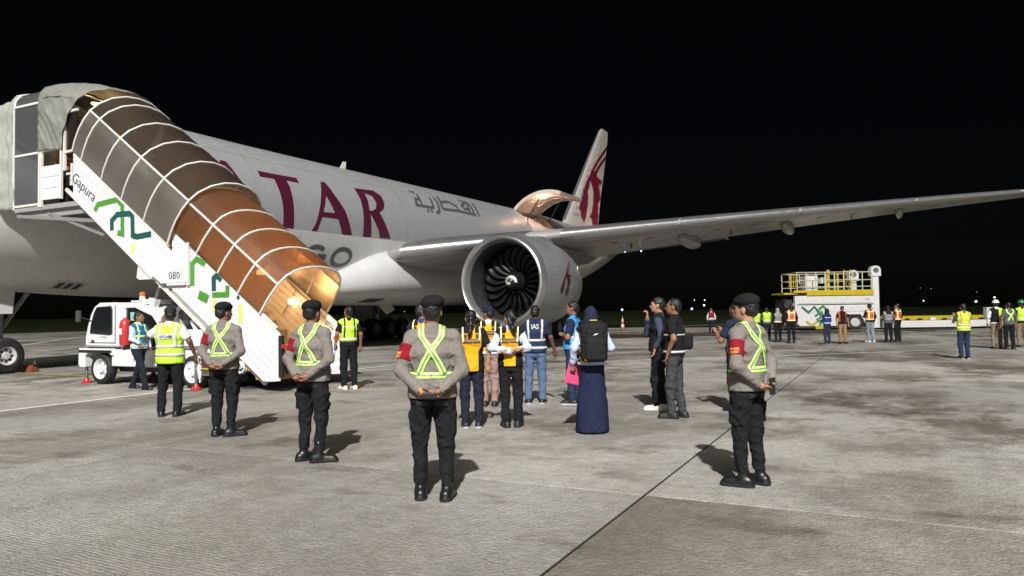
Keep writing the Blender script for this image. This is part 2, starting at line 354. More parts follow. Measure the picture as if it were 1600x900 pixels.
# lettering wrapped on the skin
def wrap(V,F,fn,name,m,parent):
    b=MB(); b.add([fn(a,c) for a,c in V],F); return b.build(name,m,parent)
def skinfn(off): return lambda s,p: skin(s,p,off)
def deg_poly(outer,holes=()):
    V,F=poly2d(outer,holes); sc=1/18.5
    V=[(a,c*sc) for a,c in V]; V,F=cut2d(V,F,.2); return [(a,c/sc) for a,c in V],F
LT=[(13.51,31.13),(15.59,32.17),(15.61,27.53),(14.91,27.66),(14.98,23.07),(14.97,11.61),(14.95,.8),(14.95,-8.6),(14.38,-8.6),(14.38,5.44),(14.34,14.91),(14.24,26.8),(13.51,26.35)]
LA=[(17.05,33.47),(17.33,33.64),(17.64,21.75),(18.07,10.45),(18.38,-3.95),(18.49,-8.5),(17.83,-8.6),(17.75,-5.02),(17.55,2.89),(16.57,2.85),(16.27,-8.6),(15.96,-8.6),(16.18,-2.8),(16.42,7.52),(16.71,19.91)]
LAH=[(17.03,20.51),(17.38,7.29),(16.67,6.8)]
LR=[(19.25,33.86),(20.7,35.68),(21.12,30.8),(21.12,23.38),(20.91,17.47),(20.52,13.68),(20.89,3.08),(21.27,-7.6),(20.43,-8.04),(20.33,-2.02),(19.82,11.05),(19.8,1.14),(19.81,-8.29),(19.22,-8.51),(19.24,1.48),(19.32,13.88),(19.35,24.15)]
LRH=[(19.87,30.43),(20.37,28.59),(20.48,22.52),(20.32,16.86),(19.99,14.24),(19.79,14.22),(19.88,22.52)]
sh=lambda P,d:[(a+d,c) for a,c in P]
wrap(*deg_poly(LT),skinfn(.006),'letter',MAROON,crown); wrap(*deg_poly(LA,[LAH]),skinfn(.006),'letter',MAROON,crown); wrap(*deg_poly(LR,[LRH]),skinfn(.006),'letter',MAROON,crown)
wrap(*deg_poly(sh(LA,-5.25),[sh(LAH,-5.25)]),skinfn(.006),'letter',MAROON,crown)
q=[(9.1+1.45*math.cos(t),12+21*math.sin(t)) for t in np.linspace(0,2*math.pi,36,endpoint=False)]; qi=[(9.1+.9*math.cos(t),12+16*math.sin(t)) for t in np.linspace(0,2*math.pi,36,endpoint=False)]
wrap(*deg_poly(q,[qi]),skinfn(.006),'letter',MAROON,crown); wrap(*deg_poly([(9.2,-2),(9.7,-2),(10.9,-8.6),(10.2,-8.6)]),skinfn(.006),'letter',MAROON,crown)
def deg_stroke(path,w):
    sc=R_(1)*FR_; V,F=stroke2d([(a,c*sc) for a,c in path],w); V,F=cut2d(V,F,.15); return [(a,c/sc) for a,c in V],F
def gl(path,w=.2): wrap(*deg_stroke(path,w),skinfn(.006),'letter',GREYL,belly)
ell=lambda cx,cy,rx,ry,a0,a1,n=28:[(cx+rx*math.cos(t),cy+ry*math.sin(t)) for t in np.linspace(R_(a0),R_(a1),n)]
gl(ell(18.15,-27.2,.58,7.2,0,360)); gl(ell(16.5,-27.2,.58,7.2,45,345)+[(17.06,-27.2),(16.6,-27.2)])
gl(ell(11.3,-27.2,.58,7.2,45,315)); gl([(12.3,-35),(12.9,-19.5),(13.5,-35)]); gl([(12.5,-30.5),(13.3,-30.5)]); gl([(14.3,-35),(14.3,-20),(14.9,-20),(15.2,-23),(14.9,-27),(14.3,-27)]); gl([(14.8,-27),(15.25,-35)])
AR=[[(24.71,44.29),(24.55,34.26),(24.51,30.86)],[(24.69,37.25),(24.2,36.37),(23.96,28.68),(25.55,29.07)],[(25.55,29.07),(25.81,42.27)],[(26.37,45.02),(26.18,33.21),(26.0,26.65),(25.62,23.25)],[(26.91,48.73),(26.45,30.17)],[(26.45,30.17),(28.23,31.53),(28.28,37.78),(27.62,42.38),(26.71,39.46)],[(28.23,31.53),(30.05,30.7)],[(29.65,47.75),(30.06,50.21),(29.82,43.21),(29.47,33.33)],[(29.65,47.75),(28.96,39.79),(29.05,36.41),(29.54,37.76)],[(30.29,50.16),(29.88,30.97)],[(30.83,50.88),(30.39,30.16)],[(24.24,46.58)],[(24.48,46.0)],[(24.83,24.44)],[(25.19,24.95)],[(29.3,49.91)],[(29.67,50.03)]]
ai=0
for a in AR:
    wrap(*deg_stroke(a,.19 if len(a)>1 else .17),skinfn(.006+.0012*ai),'letter',GREYL,crown); ai+=1
# cargo door opening: lining, frame, floor, pallets, open door
bay=MB(); PHs=np.linspace(DP0,DP1,10)
rim=[(DS0,p) for p in PHs]+[(s,DP1) for s in np.linspace(DS0,DS1,6)[1:]]+[(DS1,p) for p in PHs[::-1][1:]]+[(s,DP0) for s in np.linspace(DS1,DS0,6)[1:-1]]
n=len(rim)
for i in range(n):
    a,c=rim[i],rim[(i+1)%n]; bay.add([skin(*a,0),skin(*c,0),skin(*c,-.28),skin(*a,-.28)],[(0,1,2,3)])
bay.build('door_frame',BAYM,AC,smooth=40)
part('bay_lining',BAYM,AC,('lathe',[(36.2,2.85),(44.4,2.85)],40,'y',(0,0,ZC+.27)),('lathe',[(36.2,.01),(36.2,2.85)],40,'y',(0,0,ZC+.27)),('lathe',[(44.4,.01),(44.4,2.85)],40,'y',(0,0,ZC+.27)))
part('bay_floor',mat('bay_floor',(.25,.2,.17),.5,metal=.4),AC,('box',-2.7,2.7,36.2,44.4,4.80,4.86))
for k,y in enumerate((38.95,41.25)):
    c=empty('cargo_pallet',acw(0,y,4.86),ROT,('netted cargo stack inside the open freight door, nearer the wing','netted cargo stack inside the open freight door, nearer the tail')[k],'cargo','cargo stacks in the open hold')
    part('load',mat('netted_cargo',(.30,.13,.08),.8,var=.5,vs=9,bump=.8,bs=22),c,('box',-1.4,1.3,-.95,.95,.06,2.05),bevel=.1); part('pallet',STEEL,c,('box',-1.5,1.4,-1.0,1.0,.004,.055))
    for x in np.linspace(-1.2,1.2,6): part('net_strap',mat('net_strap',(.45,.34,.24),.8),c,('box',x-.02,x+.02,-.97,.97,.06,2.07))
hp=Vector(skin(DS0,DP1)); DEL=R_(75)
dv=MB()
def dpt(s,p,off):
    v=Vector(skin(DS0,p,off)); dx,dz=v.x-hp.x,v.z-hp.z; return (hp.x+.02+dx*math.cos(DEL)-dz*math.sin(DEL),s,hp.z+.06+dx*math.sin(DEL)+dz*math.cos(DEL))
PD=np.linspace(DP0,DP1,14); SD=np.linspace(DS0,DS1,7)
for off,mi in ((0,0),(-.2,1)):
    dv.mi=mi; dv.grid([dpt(s,p,off) for s in SD for p in PD],7,14)
dv.mi=1
for s in (DS0,DS1):
    for i in range(13): dv.add([dpt(s,PD[i],0),dpt(s,PD[i+1],0),dpt(s,PD[i+1],-.2),dpt(s,PD[i],-.2)],[(0,1,2,3)])
for p in (PD[0],PD[-1]):
    for i in range(6): dv.add([dpt(SD[i],p,0),dpt(SD[i+1],p,0),dpt(SD[i+1],p,-.2),dpt(SD[i],p,-.2)],[(0,1,2,3)])
door=dv.build('cargo_door',[GREYSKIN,BAYM],AC,smooth=40)
for s in (38.5,39.8,41.1): part('door_rib',BAYM,door,('tube',[dpt(s,p,-.24) for p in PD],.05,6))
for s in (38.2,41.5): part('door_actuator',DARKM,AC,('tube',[skin(s,45,-.3),dpt(s,30,-.25)],.045,6))
for s,p in ((38.4,20),(40.0,24),(41.3,20)):
    d=part('dome_lamp',mat('lamp_door',(1,.8,.55),.4,emit=22,ecol=(1,.70,.42)),AC,('lathe',[(0,.12),(.05,.09),(.06,.001)],12,'z',(0,0,0)),loc=(0,s+.2,7.9))
def plight(name,loc,e,col,r=.1,parent=None):
    d=bpy.data.lights.new(name,'POINT'); d.energy=e; d.color=col; d.shadow_soft_size=r; o=bpy.data.objects.new(name,d); COL.objects.link(o); o.parent=parent; o.location=loc; return o
plight('bay_lamp',(1.2,38.9,7.4),430,(1,.62,.42),.15,AC); plight('bay_lamp',(1.2,40.9,7.4),300,(1,.60,.36),.15,AC)
dl=dpt(38.3,25,-.5); plight('door_lamp',dl,110,(1,.62,.40),.12,AC); part('door_lamp_housing',LAMPW,door,('box',dl[0]-.1,dl[0]+.1,dl[1]-.1,dl[1]+.1,dl[2]+.12,dl[2]+.2))
HS,HP=6.85,-74
# crew door, nose windows, small hatches, probes
seam([(5.6,-14),(5.6,24),(6.75,24),(6.75,-14),(5.6,-14)],.03)
def hatch(s0,s1,p0,p1,m,parent,off=.005):
    V,F=cut2d([(s0,p0/18.5),(s1,p0/18.5),(s1,p1/18.5),(s0,p1/18.5)],[(0,1,2,3)],.12); wrap([(a,c*18.5) for a,c in V],F,skinfn(off),'hatch',m,parent)
for a,c in ((1.75,2.5),(2.55,3.2),(3.25,3.9)): hatch(a,c,36,50,GLASSD,crown)
for k in range(3): hatch(HS+.10+k*.27,HS+.28+k*.27,HP+2,HP+10,DARKM,belly)
hatch(HS,HS+.95,HP,HP+12,mat('hatch_grey',(.45,.45,.45),.5),belly,.003)
for s,p,h in ((20.4,74,.34),):
    q0=Vector(skin(s,p)); q1=Vector(skin(s+.22,p,h)); part('antenna',WHITE,AC,('prism',[(0,0),(.38,0),(.42,h),(.25,h)],-.02,.02,'yz'),loc=q0)
# wing-to-body fairing
fb=MB(); rows=[]
for s,w,zb,zt in ((15.6,1.3,2.45,2.75),(16.4,1.9,2.30,3.0),(17.4,2.4,2.20,3.35),(18.4,2.85,2.13,3.75),(19.3,3.25,2.09,4.2),(20.0,3.5,2.07,4.5),(21.0,3.78,2.05,4.75),(23,3.95,2.02,4.9),(27,4.0,2.02,4.95),(31,3.95,2.04,4.9),(35,3.7,2.1,4.7),(38,3.3,2.3,4.3),(40.5,2.3,2.75,3.9),(41.6,.8,3.0,3.6)):
    row=[]
    for a in np.linspace(0,2*math.pi,41)[:-1]:
        c,q=math.cos(a),math.sin(a); e=.72; row.append((w*math.copysign(abs(c)**e,c),s,(zb+zt)/2+(zt-zb)/2*math.copysign(abs(q)**e,q)))
    rows.append(row)
nv=40
for r in rows: fb.v+=r
for i in range(len(rows)-1):
    for j in range(nv): fb.f.append((i*nv+j,i*nv+(j+1)%nv,(i+1)*nv+(j+1)%nv,(i+1)*nv+j)); fb.m.append(0)
fb.f+=[tuple(range(nv)),tuple(range((len(rows)-1)*nv,len(rows)*nv))]; fb.m+=[0,0]
fair=fb.build('belly_fairing',WHITESKIN,AC,smooth=60)
def fairp(w,zb,zt,s,a,off=0):
    c,q=math.cos(a),math.sin(a); e=.72; p=Vector((w*math.copysign(abs(c)**e,c),s,(zb+zt)/2+(zt-zb)/2*math.copysign(abs(q)**e,q))); n=Vector((c/w,0,q/((zt-zb)/2))).normalized(); return p+n*off
for nm,m,a0,a1,s0,s1,off in (('inlet_frame',WHITE,-66,-44,19.9,21.3,.012),('air_inlet',DARKM,-63,-47,20.1,21.1,.03)):
    b=MB(); S_=np.linspace(s0,s1,6); A_=np.linspace(R_(a0),R_(a1),8)
    b.grid([fairp(float(np.interp(s_,[19.3,21,23],[3.25,3.78,3.95])),float(np.interp(s_,[19.3,21,23],[2.09,2.05,2.02])),float(np.interp(s_,[19.3,21,23],[4.2,4.75,4.9])),s_,a_,off) for s_ in S_ for a_ in A_],6,8); b.build(nm,m,fair,solid=.02)
part('drain_flap',WHITE,fair,('prism',[(-.3,-.3),(.3,-.2),(.2,.35),(-.25,.3)],-.03,.03,'xy'),loc=(1.2,23.5,1.86)).rotation_euler=(R_(25),R_(50),0)
for sx in (1,-1):
    rf=MB(); rf.lathe([(-1.9,.01),(-1.88,.22),(-1.7,.52),(-1.2,.82),(-.3,1.0),(2.0,1.0),(4.5,.5),(5,.01)],24,'y'); rf.v=[(x*1.0,y,z*.56) for x,y,z in rf.v]; rf.build('root_fillet',WHITESKIN,AC,smooth=60,loc=(sx*3.0,23.2,4.20))
# wings
def wsec(b):
    x=b-3.1; s=19.5+.6737*x; z=4.21+.1275*x-.0005*x*x
    if b<3.1: z=4.21
    if b<4.8: s+=(4.8-b)**2*.48
    if b>30: s+=(b-30)**1.5*.45
    ch=float(np.interp(b,[0,3.1,9.8,20,30,32.6],[15.2,13.1,8.7,5.7,2.7,.55])); tc=float(np.interp(b,[0,3.1,10,32],[.125,.125,.105,.09])); inc=float(np.interp(b,[0,10,32],[.055,.035,.0]))
    return s,z,ch,tc,inc
XC=[0,.004,.012,.025,.05,.09,.14,.22,.32,.45,.6,.75,.88,1.0]
def airf(x,tc):
    t=5*tc*(.2969*math.sqrt(x)-.126*x-.3516*x*x+.2843*x**3-.1036*x**4); c=.02*math.sin(math.pi*x); return c+t,c-t*.92
def wing(side,b0=1.0,b1=32.6):
    bs=[b0,2,3.1,4,5.5,7,8.5,9.8,11.5,14,17,20,23,26,28.5,30,31,31.8,32.6]
    LEi=5
    ring_i=[(x,0) for x in XC[::-1]]+[(x,1) for x in XC[1:]]
    def pt(b,x,lo,off=0):
        s,z,ch,tc,inc=wsec(b); u,l=airf(x,tc); return (side*b,s+x*ch,z+(l if lo else u)*ch-inc*x*ch+off)
    w=MB(); nv=len(ring_i); w.v=[pt(b,x,lo) for b in bs for x,lo in ring_i]
    w.f=[(i*nv+j,i*nv+j+1,(i+1)*nv+j+1,(i+1)*nv+j) for i in range(len(bs)-1) for j in range(nv-1)]; w.m=[0]*len(w.f)
    o=w.build('wing',WINGM,AC,smooth=60)
    # bare-metal slats along the leading edge, inboard and outboard of the engine
    for (ba,bb) in ((4.2,8.9),(10.3,14.9),(15.0,19.9),(20.0,24.9),(25.0,29.6)):
        S=MB(); bb_=np.linspace(ba,bb,6); prof=[(.10,0),(.06,0),(.03,0),(.012,0),(.004,0),(0,0),(.004,1),(.012,1),(.025,1),(.045,1)]
        S.grid([ (lambda p,x,lo:(p[0],p[1]-.035+x*.02,p[2]+(.02 if not lo else -.015)))(pt(b,x,lo),x,lo) for b in bb_ for x,lo in prof],6,len(prof)); S.build('slat',LIP,o,smooth=60)
    # aileron / flap seams below, fuel panels
    for fx in (.16,.70):
        S=MB(); L=[pt(b,fx,1,-.006) for b in np.linspace(4.5,30,30)]; 
        for i in range(29): a,c=L[i],L[i+1]; S.add([a,c,(c[0],c[1]+.03,c[2]),(a[0],a[1]+.03,a[2])],[(0,1,2,3)])
        S.build('seam',DARKM,o)
    for b in np.linspace(5.5,28,16):
        s=MB(); c=Vector(pt(b,.34,1,-.008)); s.add([(c.x+.34*math.cos(t)*1.0,c.y+.2*math.sin(t),c.z) for t in np.linspace(0,2*math.pi,16,endpoint=False)],[tuple(range(16))]); s.build('access_panel',mat('wing_panel',(.22,.215,.21),.45),o)
    for b,L,r in ((6.2,5.2,.40),(14.4,4.6,.34),(19.0,3.9,.29),(24.2,3.0,.18)):
        s,z,ch,tc,inc=wsec(b); c=Vector(pt(b,.62,1)); pr=[(-.42*L,.02),(-.36*L,.45*r),(-.22*L,.85*r),(0,r),(.2*L,.92*r),(.42*L,.6*r),(.6*L,.15*r),(.63*L,.01)]
        f=MB(); f.lathe(pr,20,'y'); f.v=[(x,y,zz*1.25-.10*y/L) for x,y,zz in f.v]; f.build('flap_fairing',WINGM,o,smooth=60,loc=(c.x,c.y,c.z-.14))
    for b,x in ((8.6,.55),(12,.5),(16.5,.5),(22,.5)): p=pt(b,x,1,-.03); part('drain_mast',DARKM,o,('prism',[(-.12,0),(.12,0),(.05,-.22),(-.05,-.22)],-.02,.02,'yz'),loc=p)
    tip=pt(31.6,.0,0); col=(1,.02,.03) if side>0 else (.02,1,.2)
    part('navigation_light',mat('nav_%d'%side,col,.3,emit=30,ecol=col),o,('lathe',[(-.1,.01),(-.06,.06),(.04,.08),(.12,.01)],12,'y',(0,0,0)),loc=(tip[0]+side*.1,tip[1]+.05,tip[2]))
    r=wsec(3.7); part('landing_light_housing',mat('lens_dark',(.03,.03,.03),.1),o,('lathe',[(-.1,.30),(.0,.27),(.12,.2),(.14,.01)],20,'y',(0,0,0)),loc=(side*3.95,r[0]+.30,r[1]+.02))
    for dx in (-.1,.1): part('landing_light',STEEL,o,('lathe',[(-.06,.085),(-.02,.09),(0,.02)],12,'y',(0,0,0)),loc=(side*3.95+dx,r[0]+.24,r[1]+.02))
    return o
wing(1); wing(-1)
for b,fx,c in ((11.2,.72,(.2,.4,1)),(11.8,.8,(.8,.9,1))):
    s,z,ch,tc,inc=wsec(b); part('work_light',mat('blue_led_%.0f'%(b*10),c,.3,emit=5,ecol=c),AC,('box',-.025,.025,-.025,.025,-.05,.0),loc=(b,s+fx*ch,z-.06*ch))
# engines
def engine(side):
    E=MB(); O=(0,0,0)
    ER=[(1.30,1.56),(.75,1.56),(.38,1.60),(.14,1.67),(.03,1.73),(0,1.78),(.03,1.83)]
    out=[(.03,1.83),(.12,1.885),(.34,1.94)]
    N1=[(.34,1.94),(.8,1.985),(1.5,2.0),(2.2,1.995)]; N2=[(2.215,1.993),(3.0,1.95),(3.9,1.84),(4.7,1.66),(5.2,1.52)]
    e=part('engine_cowl',NACM,AC,('lathe',N1,64,'y'),smooth=40,loc=(side*9.61,19.634,2.859))
    part('thrust_reverser_cowl',NACM,e,('lathe',N2,64,'y'),smooth=40)
    part('inlet_lip',LIP,e,('lathe',ER[2:]+out,64,'y'),smooth=40)
    part('inlet_duct',mat('inlet_duct',(.10,.10,.11),.35,metal=.6),e,('lathe',ER[:3],64,'y'),smooth=40)
    part('fan_case',mat('fan_case',(.05,.05,.055),.4,metal=.5),e,('lathe',[(1.3,1.56),(2.6,1.56),(2.62,.2)],48,'y'),smooth=30)
    FB=mat('fan_blade',(.012,.012,.014),.42,metal=.5)
    # one wide-chord curved blade, copied round the hub
    bl=MB(); nr=9; pts=[]
    for i in range(nr):
        t=i/(nr-1); r=.44+1.09*t; ch=.24+.22*math.sin(math.pi*min(1,t*.9)); tw=R_(24+40*t); sweep=-.16*math.sin(math.pi*t)+.10*t*t; 
        for j in range(5):
            u=(j/4-.5)*ch; ang=(u*math.sin(tw)+.05*math.sin(math.pi*j/4))/max(r,.5)+sweep*.55
            pts.append((r*math.sin(ang),1.52+u*math.cos(tw)+.1*(1-t),r*math.cos(ang)))
    bl.grid(pts,nr,5); b0=bl.build('fan_blade',FB,e,smooth=60,solid=.018)
    for k in range(1,22):
        c=b0.copy(); COL.objects.link(c); c.rotation_euler=(0,2*math.pi*k/22,0)
    sp=part('spinner',mat('spinner',(.012,.012,.013),.35),e,('lathe',[(.78,.001),(.79,.06),(.86,.17),(1.0,.29),(1.2,.39),(1.42,.45)],32,'y'),smooth=50)
    V=MB(); prof=[(.78,.001),(.79,.06),(.86,.17),(1.0,.29),(1.2,.39)]
    def spp(r,a): h=np.interp(r,[p[1] for p in prof],[p[0] for p in prof]); return (r*math.cos(a),h-.012,r*math.sin(a))
    P=[]
    for i in range(30):
        t=i/29; a=R_(40+330*t) if side>0 else R_(40+330*t); rr=.05+.20*t; w=.035+.035*math.sin(math.pi*t); P+= [spp(max(.005,rr-w),-a),spp(rr+w,-a)]
    V.grid(P,30,2); V.build('spinner_swirl',WHITE,e)
    part('core_cowl',mat('core_metal',(.16,.14,.12),.4,metal=.8,var=.2,vs=2),e,('lathe',[(4.6,1.3),(5.6,1.12),(6.6,.80),(6.62,.62)],40,'y'),smooth=40)
    part('exhaust_plug',MATS['core_metal'],e,('lathe',[(6.0,.55),(6.8,.45),(7.6,.12),(7.7,.01)],32,'y'),smooth=40)
    part('cowl_latch_band',mat('cowl_band',(.2,.2,.21),.5),e,('lathe',[(2.2,1.997),(2.215,1.999),(2.23,1.996)],64,'y'))
    part('inlet_band',mat('cowl_band',(.2,.2,.21),.5),e,('lathe',[(.335,1.943),(.345,1.945),(.355,1.945)],64,'y'))
    # strake and logo on the cowl
    if side>0:
        OX=ORYX; smin=52.56; smax=60.3; zmin=8.97; zmax=17.29
        V2,F2=poly2d([( (a-smin)/(smax-smin),(c-zmin)/(zmax-zmin)) for a,c in OX]); V2,F2=cut2d(V2,F2,.08)
        def cw(u,v,off=.006):
            y=1.55+u*1.55; ph=R_(-18+v*46); r=np.interp(y,[a for a,_ in N1+N2],[c for _,c in N1+N2])+off; return (r*math.cos(ph),y,r*math.sin(ph))
        wrap(V2,F2,cw,'emblem',mat('maroon_cowl',(.05,.006,.018),.45),e)
        for i in range(9):
            Vq,Fq=cut2d([(-.28,.06+i*.1),(-.02-.10*abs(i-4)/4,.06+i*.1),(-.02-.10*abs(i-4)/4,.10+i*.1),(-.28,.10+i*.1)],[(0,1,2,3)],.1); wrap(Vq,Fq,lambda u,v:cw(u,v,.004),'emblem_bar',mat('cowl_bar',(.27,.275,.29),.4),e)
        for y,p in ((3.0,-6),(3.4,8),(3.2,-20)): 
            r=np.interp(y,[a for a,_ in N2],[c for _,c in N2]); part('latch',STEEL,e,('box',-.02,.02,-.06,.06,-.04,.04),loc=(r*math.cos(R_(p)),y,r*math.sin(R_(p))))
    s,z,ch,tc,inc=wsec(9.61)
    py=MB(); py.prism([(21.8,4.78),(23.0,4.95),(24.4,4.98),(25.6,4.7),(30.6,4.42),(29.2,4.0),(26.5,3.75),(24.6,4.2),(22.0,4.75)],side*9.61-.24,side*9.61+.24,'yz'); py.build('pylon',NACM,AC,bevel=.08,smooth=40)
    return e
ORYX=[(60.29,17.29),(58.74,16.33),(57.32,15.36),(56.18,14.46),(55.3,13.63),(54.45,12.87),(53.63,11.96),(53.08,11.11),(52.56,10.27),(52.94,10.07),(53.01,9.6),(53.6,9.22),(54.11,9.72),(54.66,10.85),(54.8,11.67),(54.66,12.05),(55.12,12.51),(55.38,13.21),(55.87,12.73),(56.2,12.2),(56.12,11.26),(55.69,10.4),(54.93,9.86),(55.63,9.82),(56.11,8.97),(57.51,9.17),(57.28,9.88),(57.64,10.33),(57.27,10.99),(58.01,10.9),(57.35,11.24),(58.27,12.0),(57.9,12.67),(57.58,13.17),(58.48,13.32),(58.64,13.66),(57.34,13.77),(57.15,14.0),(57.72,14.54),(58.86,15.33),(59.89,15.99),(59.98,16.35),(58.34,15.36),(56.6,14.21),(56.5,14.28),(57.48,15.09),(58.9,16.06),(60.27,16.98)]
engine(1); engine(-1)
# tail
fin=MB(); secs=[(7.6,47.6,57.2,.42),(9.1,49.5,57.5,.36),(11.86,52.14,58.35,.29),(15.45,55.52,59.8,.2),(18.3,58.3,60.75,.12),(18.68,59.0,60.7,.03)]
for z,a,c,t in secs:
    ch=c-a; xs=[0,.02,.08,.2,.4,.7,1.0]; hh=[0,.45,.8,1,.95,.5,.02]
    fin.v+=[(hh[i]*t,a+xs[i]*ch,z) for i in range(7)]+[(-hh[i]*t,a+xs[i]*ch,z) for i in range(5,0,-1)]
nv=12
for i in range(len(secs)-1):
    for j in range(nv): fin.f.append((i*nv+j,i*nv+(j+1)%nv,(i+1)*nv+(j+1)%nv,(i+1)*nv+j)); fin.m.append(0)
fin.f.append(tuple(range((len(secs)-1)*nv,len(secs)*nv))); fin.m.append(0)
fino=fin.build('tail_fin',paint('fin_grey',(.50,.47,.44),.45,dirt=.15),AC,smooth=60)
def finx(y,z):
    for k in range(len(secs)-1):
        z0,a0,c0,t0=secs[k]; z1,a1,c1,t1=secs[k+1]
        if z0<=z<=z1:
            f=(z-z0)/(z1-z0); a=a0+(a1-a0)*f; c=c0+(c1-c0)*f; t=t0+(t1-t0)*f; return float(np.interp((y-a)/(c-a),[0,.02,.08,.2,.4,.7,1.0],[0,.45,.8,1,.95,.5,.02]))*t
    return 0
V2,F2=poly2d(ORYX); V2,F2=cut2d(V2,F2,.35); wrap(V2,F2,lambda y,z:(finx(y-1.9*finx(y,z),z)+.02,y-1.9*finx(y,z)+.12,z),'emblem',mat('maroon_fin',(.15,.006,.028),.45),fino)
for i in range(8):
    z0=9.6+i*.62; y0=50.6+i*.58+.15; Vq,Fq=cut2d([(y0,z0),(y0+1.3-.05*i,z0),(y0+1.55-.05*i,z0+.26),(y0+.25,z0+.26)],[(0,1,2,3)],.4); wrap(Vq,Fq,lambda y,z:(finx(y,z)+.012,y,z),'emblem_bar',mat('fin_bar',(.33,.32,.31),.5),fino)
LEf=MB(); LEf.tube([(0,a-.02,z) for z,a,c,t in secs[1:5]],[.13,.12,.09,.05],8); LEf.build('fin_leading_edge',LIP,fino,smooth=60)
for side in (1,-1):
    st=MB(); S=[(0.6,53.2,60.6,6.9,.3),(4,55.6,61.0,7.25,.22),(10.8,60.6,62.7,7.95,.08)]
    for b,a,c,z,t in S:
        ch=c-a; xs=[0,.05,.3,1,.3,.05]; hh=[0,.6,1,0.02,-1,-.6]; st.v+=[(side*b,a+xs[i]*ch,z+hh[i]*t) for i in range(6)]
    for i in range(2):
        for j in range(6): st.f.append((i*6+j,i*6+(j+1)%6,(i+1)*6+(j+1)%6,(i+1)*6+j)); st.m.append(0)
    st.f.append(tuple(range(12,18))); st.m.append(0); st.build('tailplane',WINGM,AC,smooth=60)
for sx in (1,-1):
    part('fin_fill_housing',DARKM,AC,('box',-.1,.1,-.14,.14,0,.12),loc=(sx*4.6,57.2,7.55)); plight('fin_fill_lamp',(sx*4.6,57.0,7.85),650,(1,.78,.62),.1,AC)  # unseen lamps added to light the fin
# landing gear
TYRE=mat('tyre_rubber',(.016,.016,.017),.7,var=.3,vs=6,dirt=.5,dcol=(.06,.055,.05)); HUB=mat('hub_white',(.55,.55,.54),.4,var=.08,vs=6,dirt=.3)
def wheel(parent,loc,r,w,rim=None,axis='x'):
    rr=rim or r*.55
    t=part('tyre',TYRE,parent,('lathe',[(-w*.38,rr),(-w*.5,rr*1.12),(-w*.5,r*.82),(-w*.42,r*.94),(-w*.25,r),(0,r*1.005),(w*.25,r),(w*.42,r*.94),(w*.5,r*.82),(w*.5,rr*1.12),(w*.38,rr)],40,axis),smooth=40,loc=loc)
    h=part('rim',HUB,parent,('lathe',[(-w*.40,rr*1.01),(-w*.34,rr*.86),(-w*.2,rr*.8),(-w*.16,rr*.45),(-w*.34,rr*.38),(-w*.36,.005)],32,axis),('lathe',[(w*.40,rr*1.01),(w*.34,rr*.86),(w*.2,rr*.8),(w*.16,rr*.45),(w*.34,rr*.38),(w*.36,.005)],32,axis),smooth=40,loc=loc)
    for k in range(8):
        a=2*math.pi*k/8
        for sg in (-1,1): part('wheel_bolt',DARKM,parent,('box',-.02,.02,-.03,.03,-.03,.03),loc=(loc[0]+sg*w*.19,loc[1]+rr*.62*math.cos(a),loc[2]+rr*.62*math.sin(a)))
    return t
ng=empty('nose_gear'); ng.parent=AC; ng.location=(0,5.9,0)
ng2=part('gear_strut',STEEL,ng,('tube',[(0,0,.55),(0,.05,2.9)],.13,12),('tube',[(0,.1,1.3),(0,1.2,2.9)],.07,8),('tube',[(-.45,0,.52),(.45,0,.52)],.07,10),('bar',(-.2,-.1,1.2),(.2,-.1,1.2),.12),smooth=40)
for x in (-.36,.36): wheel(ng,(x,0,.525),.525,.34,.27)
part('torque_link',DARKM,ng,('bar',(.0,-.1,.75),(0,-.4,1.05),.1),('bar',(0,-.4,1.05),(0,-.1,1.4),.1)); part('taxi_light',HUB,ng,('lathe',[(-.1,.12),(.05,.1),(.08,.01)],14,'y',(.2,-.15,1.55)),('lathe',[(-.1,.12),(.05,.1),(.08,.01)],14,'y',(-.2,-.15,1.55)),smooth=40)
for sx in (-1,1): part('gear_door',WHITESKIN,ng,('prism',[(-2.3,1.75),(.05,1.75),(.15,2.65),(-2.35,2.75)],sx*.62-.03,sx*.62+.03,'yz'))
for sx in (1,-1):
    mg=empty('main_gear'); mg.parent=AC; mg.location=(sx*5.49,31.8,0)
    part('gear_strut',STEEL,mg,('tube',[(0,0,.66),(0,0,3.9)],.2,14),('tube',[(0,0,1.6),(-sx*1.8,.4,3.3)],.1,8),('tube',[(0,0,1.5),(0,-1.9,3.4)],.09,8),('bar',(0,-1.55,.66),(0,1.55,.66),.22),smooth=40)
    part('hydraulic_lines',DARKM,mg,('tube',[(.18,-.2,.8),(.25,-.3,1.6),(.18,-.2,3.2)],.025,6),('tube',[(-.18,-.25,.8),(-.25,-.3,1.9),(-.1,-.2,3.2)],.025,6))
    part('gear_door',WHITESKIN,mg,('prism',[(-1.2,1.5),(.9,1.5),(1.1,3.3),(-1.3,3.3)],sx*.9-.03,sx*.9+.03,'yz')); part('gear_door',mat('gear_door_green',(.22,.25,.06),.6),mg,('prism',[(-.5,1.2),(.5,1.2),(.6,2.0),(-.6,2.0)],-sx*.5-.03,-sx*.5+.03,'yz'))
    for y in (-1.45,0,1.45):
        part('axle',STEEL,mg,('tube',[(-.7,y,.66),(.7,y,.66)],.08,10))
        for x in (-.7,.7): wheel(mg,(x,y,.66),.66,.48,.34)
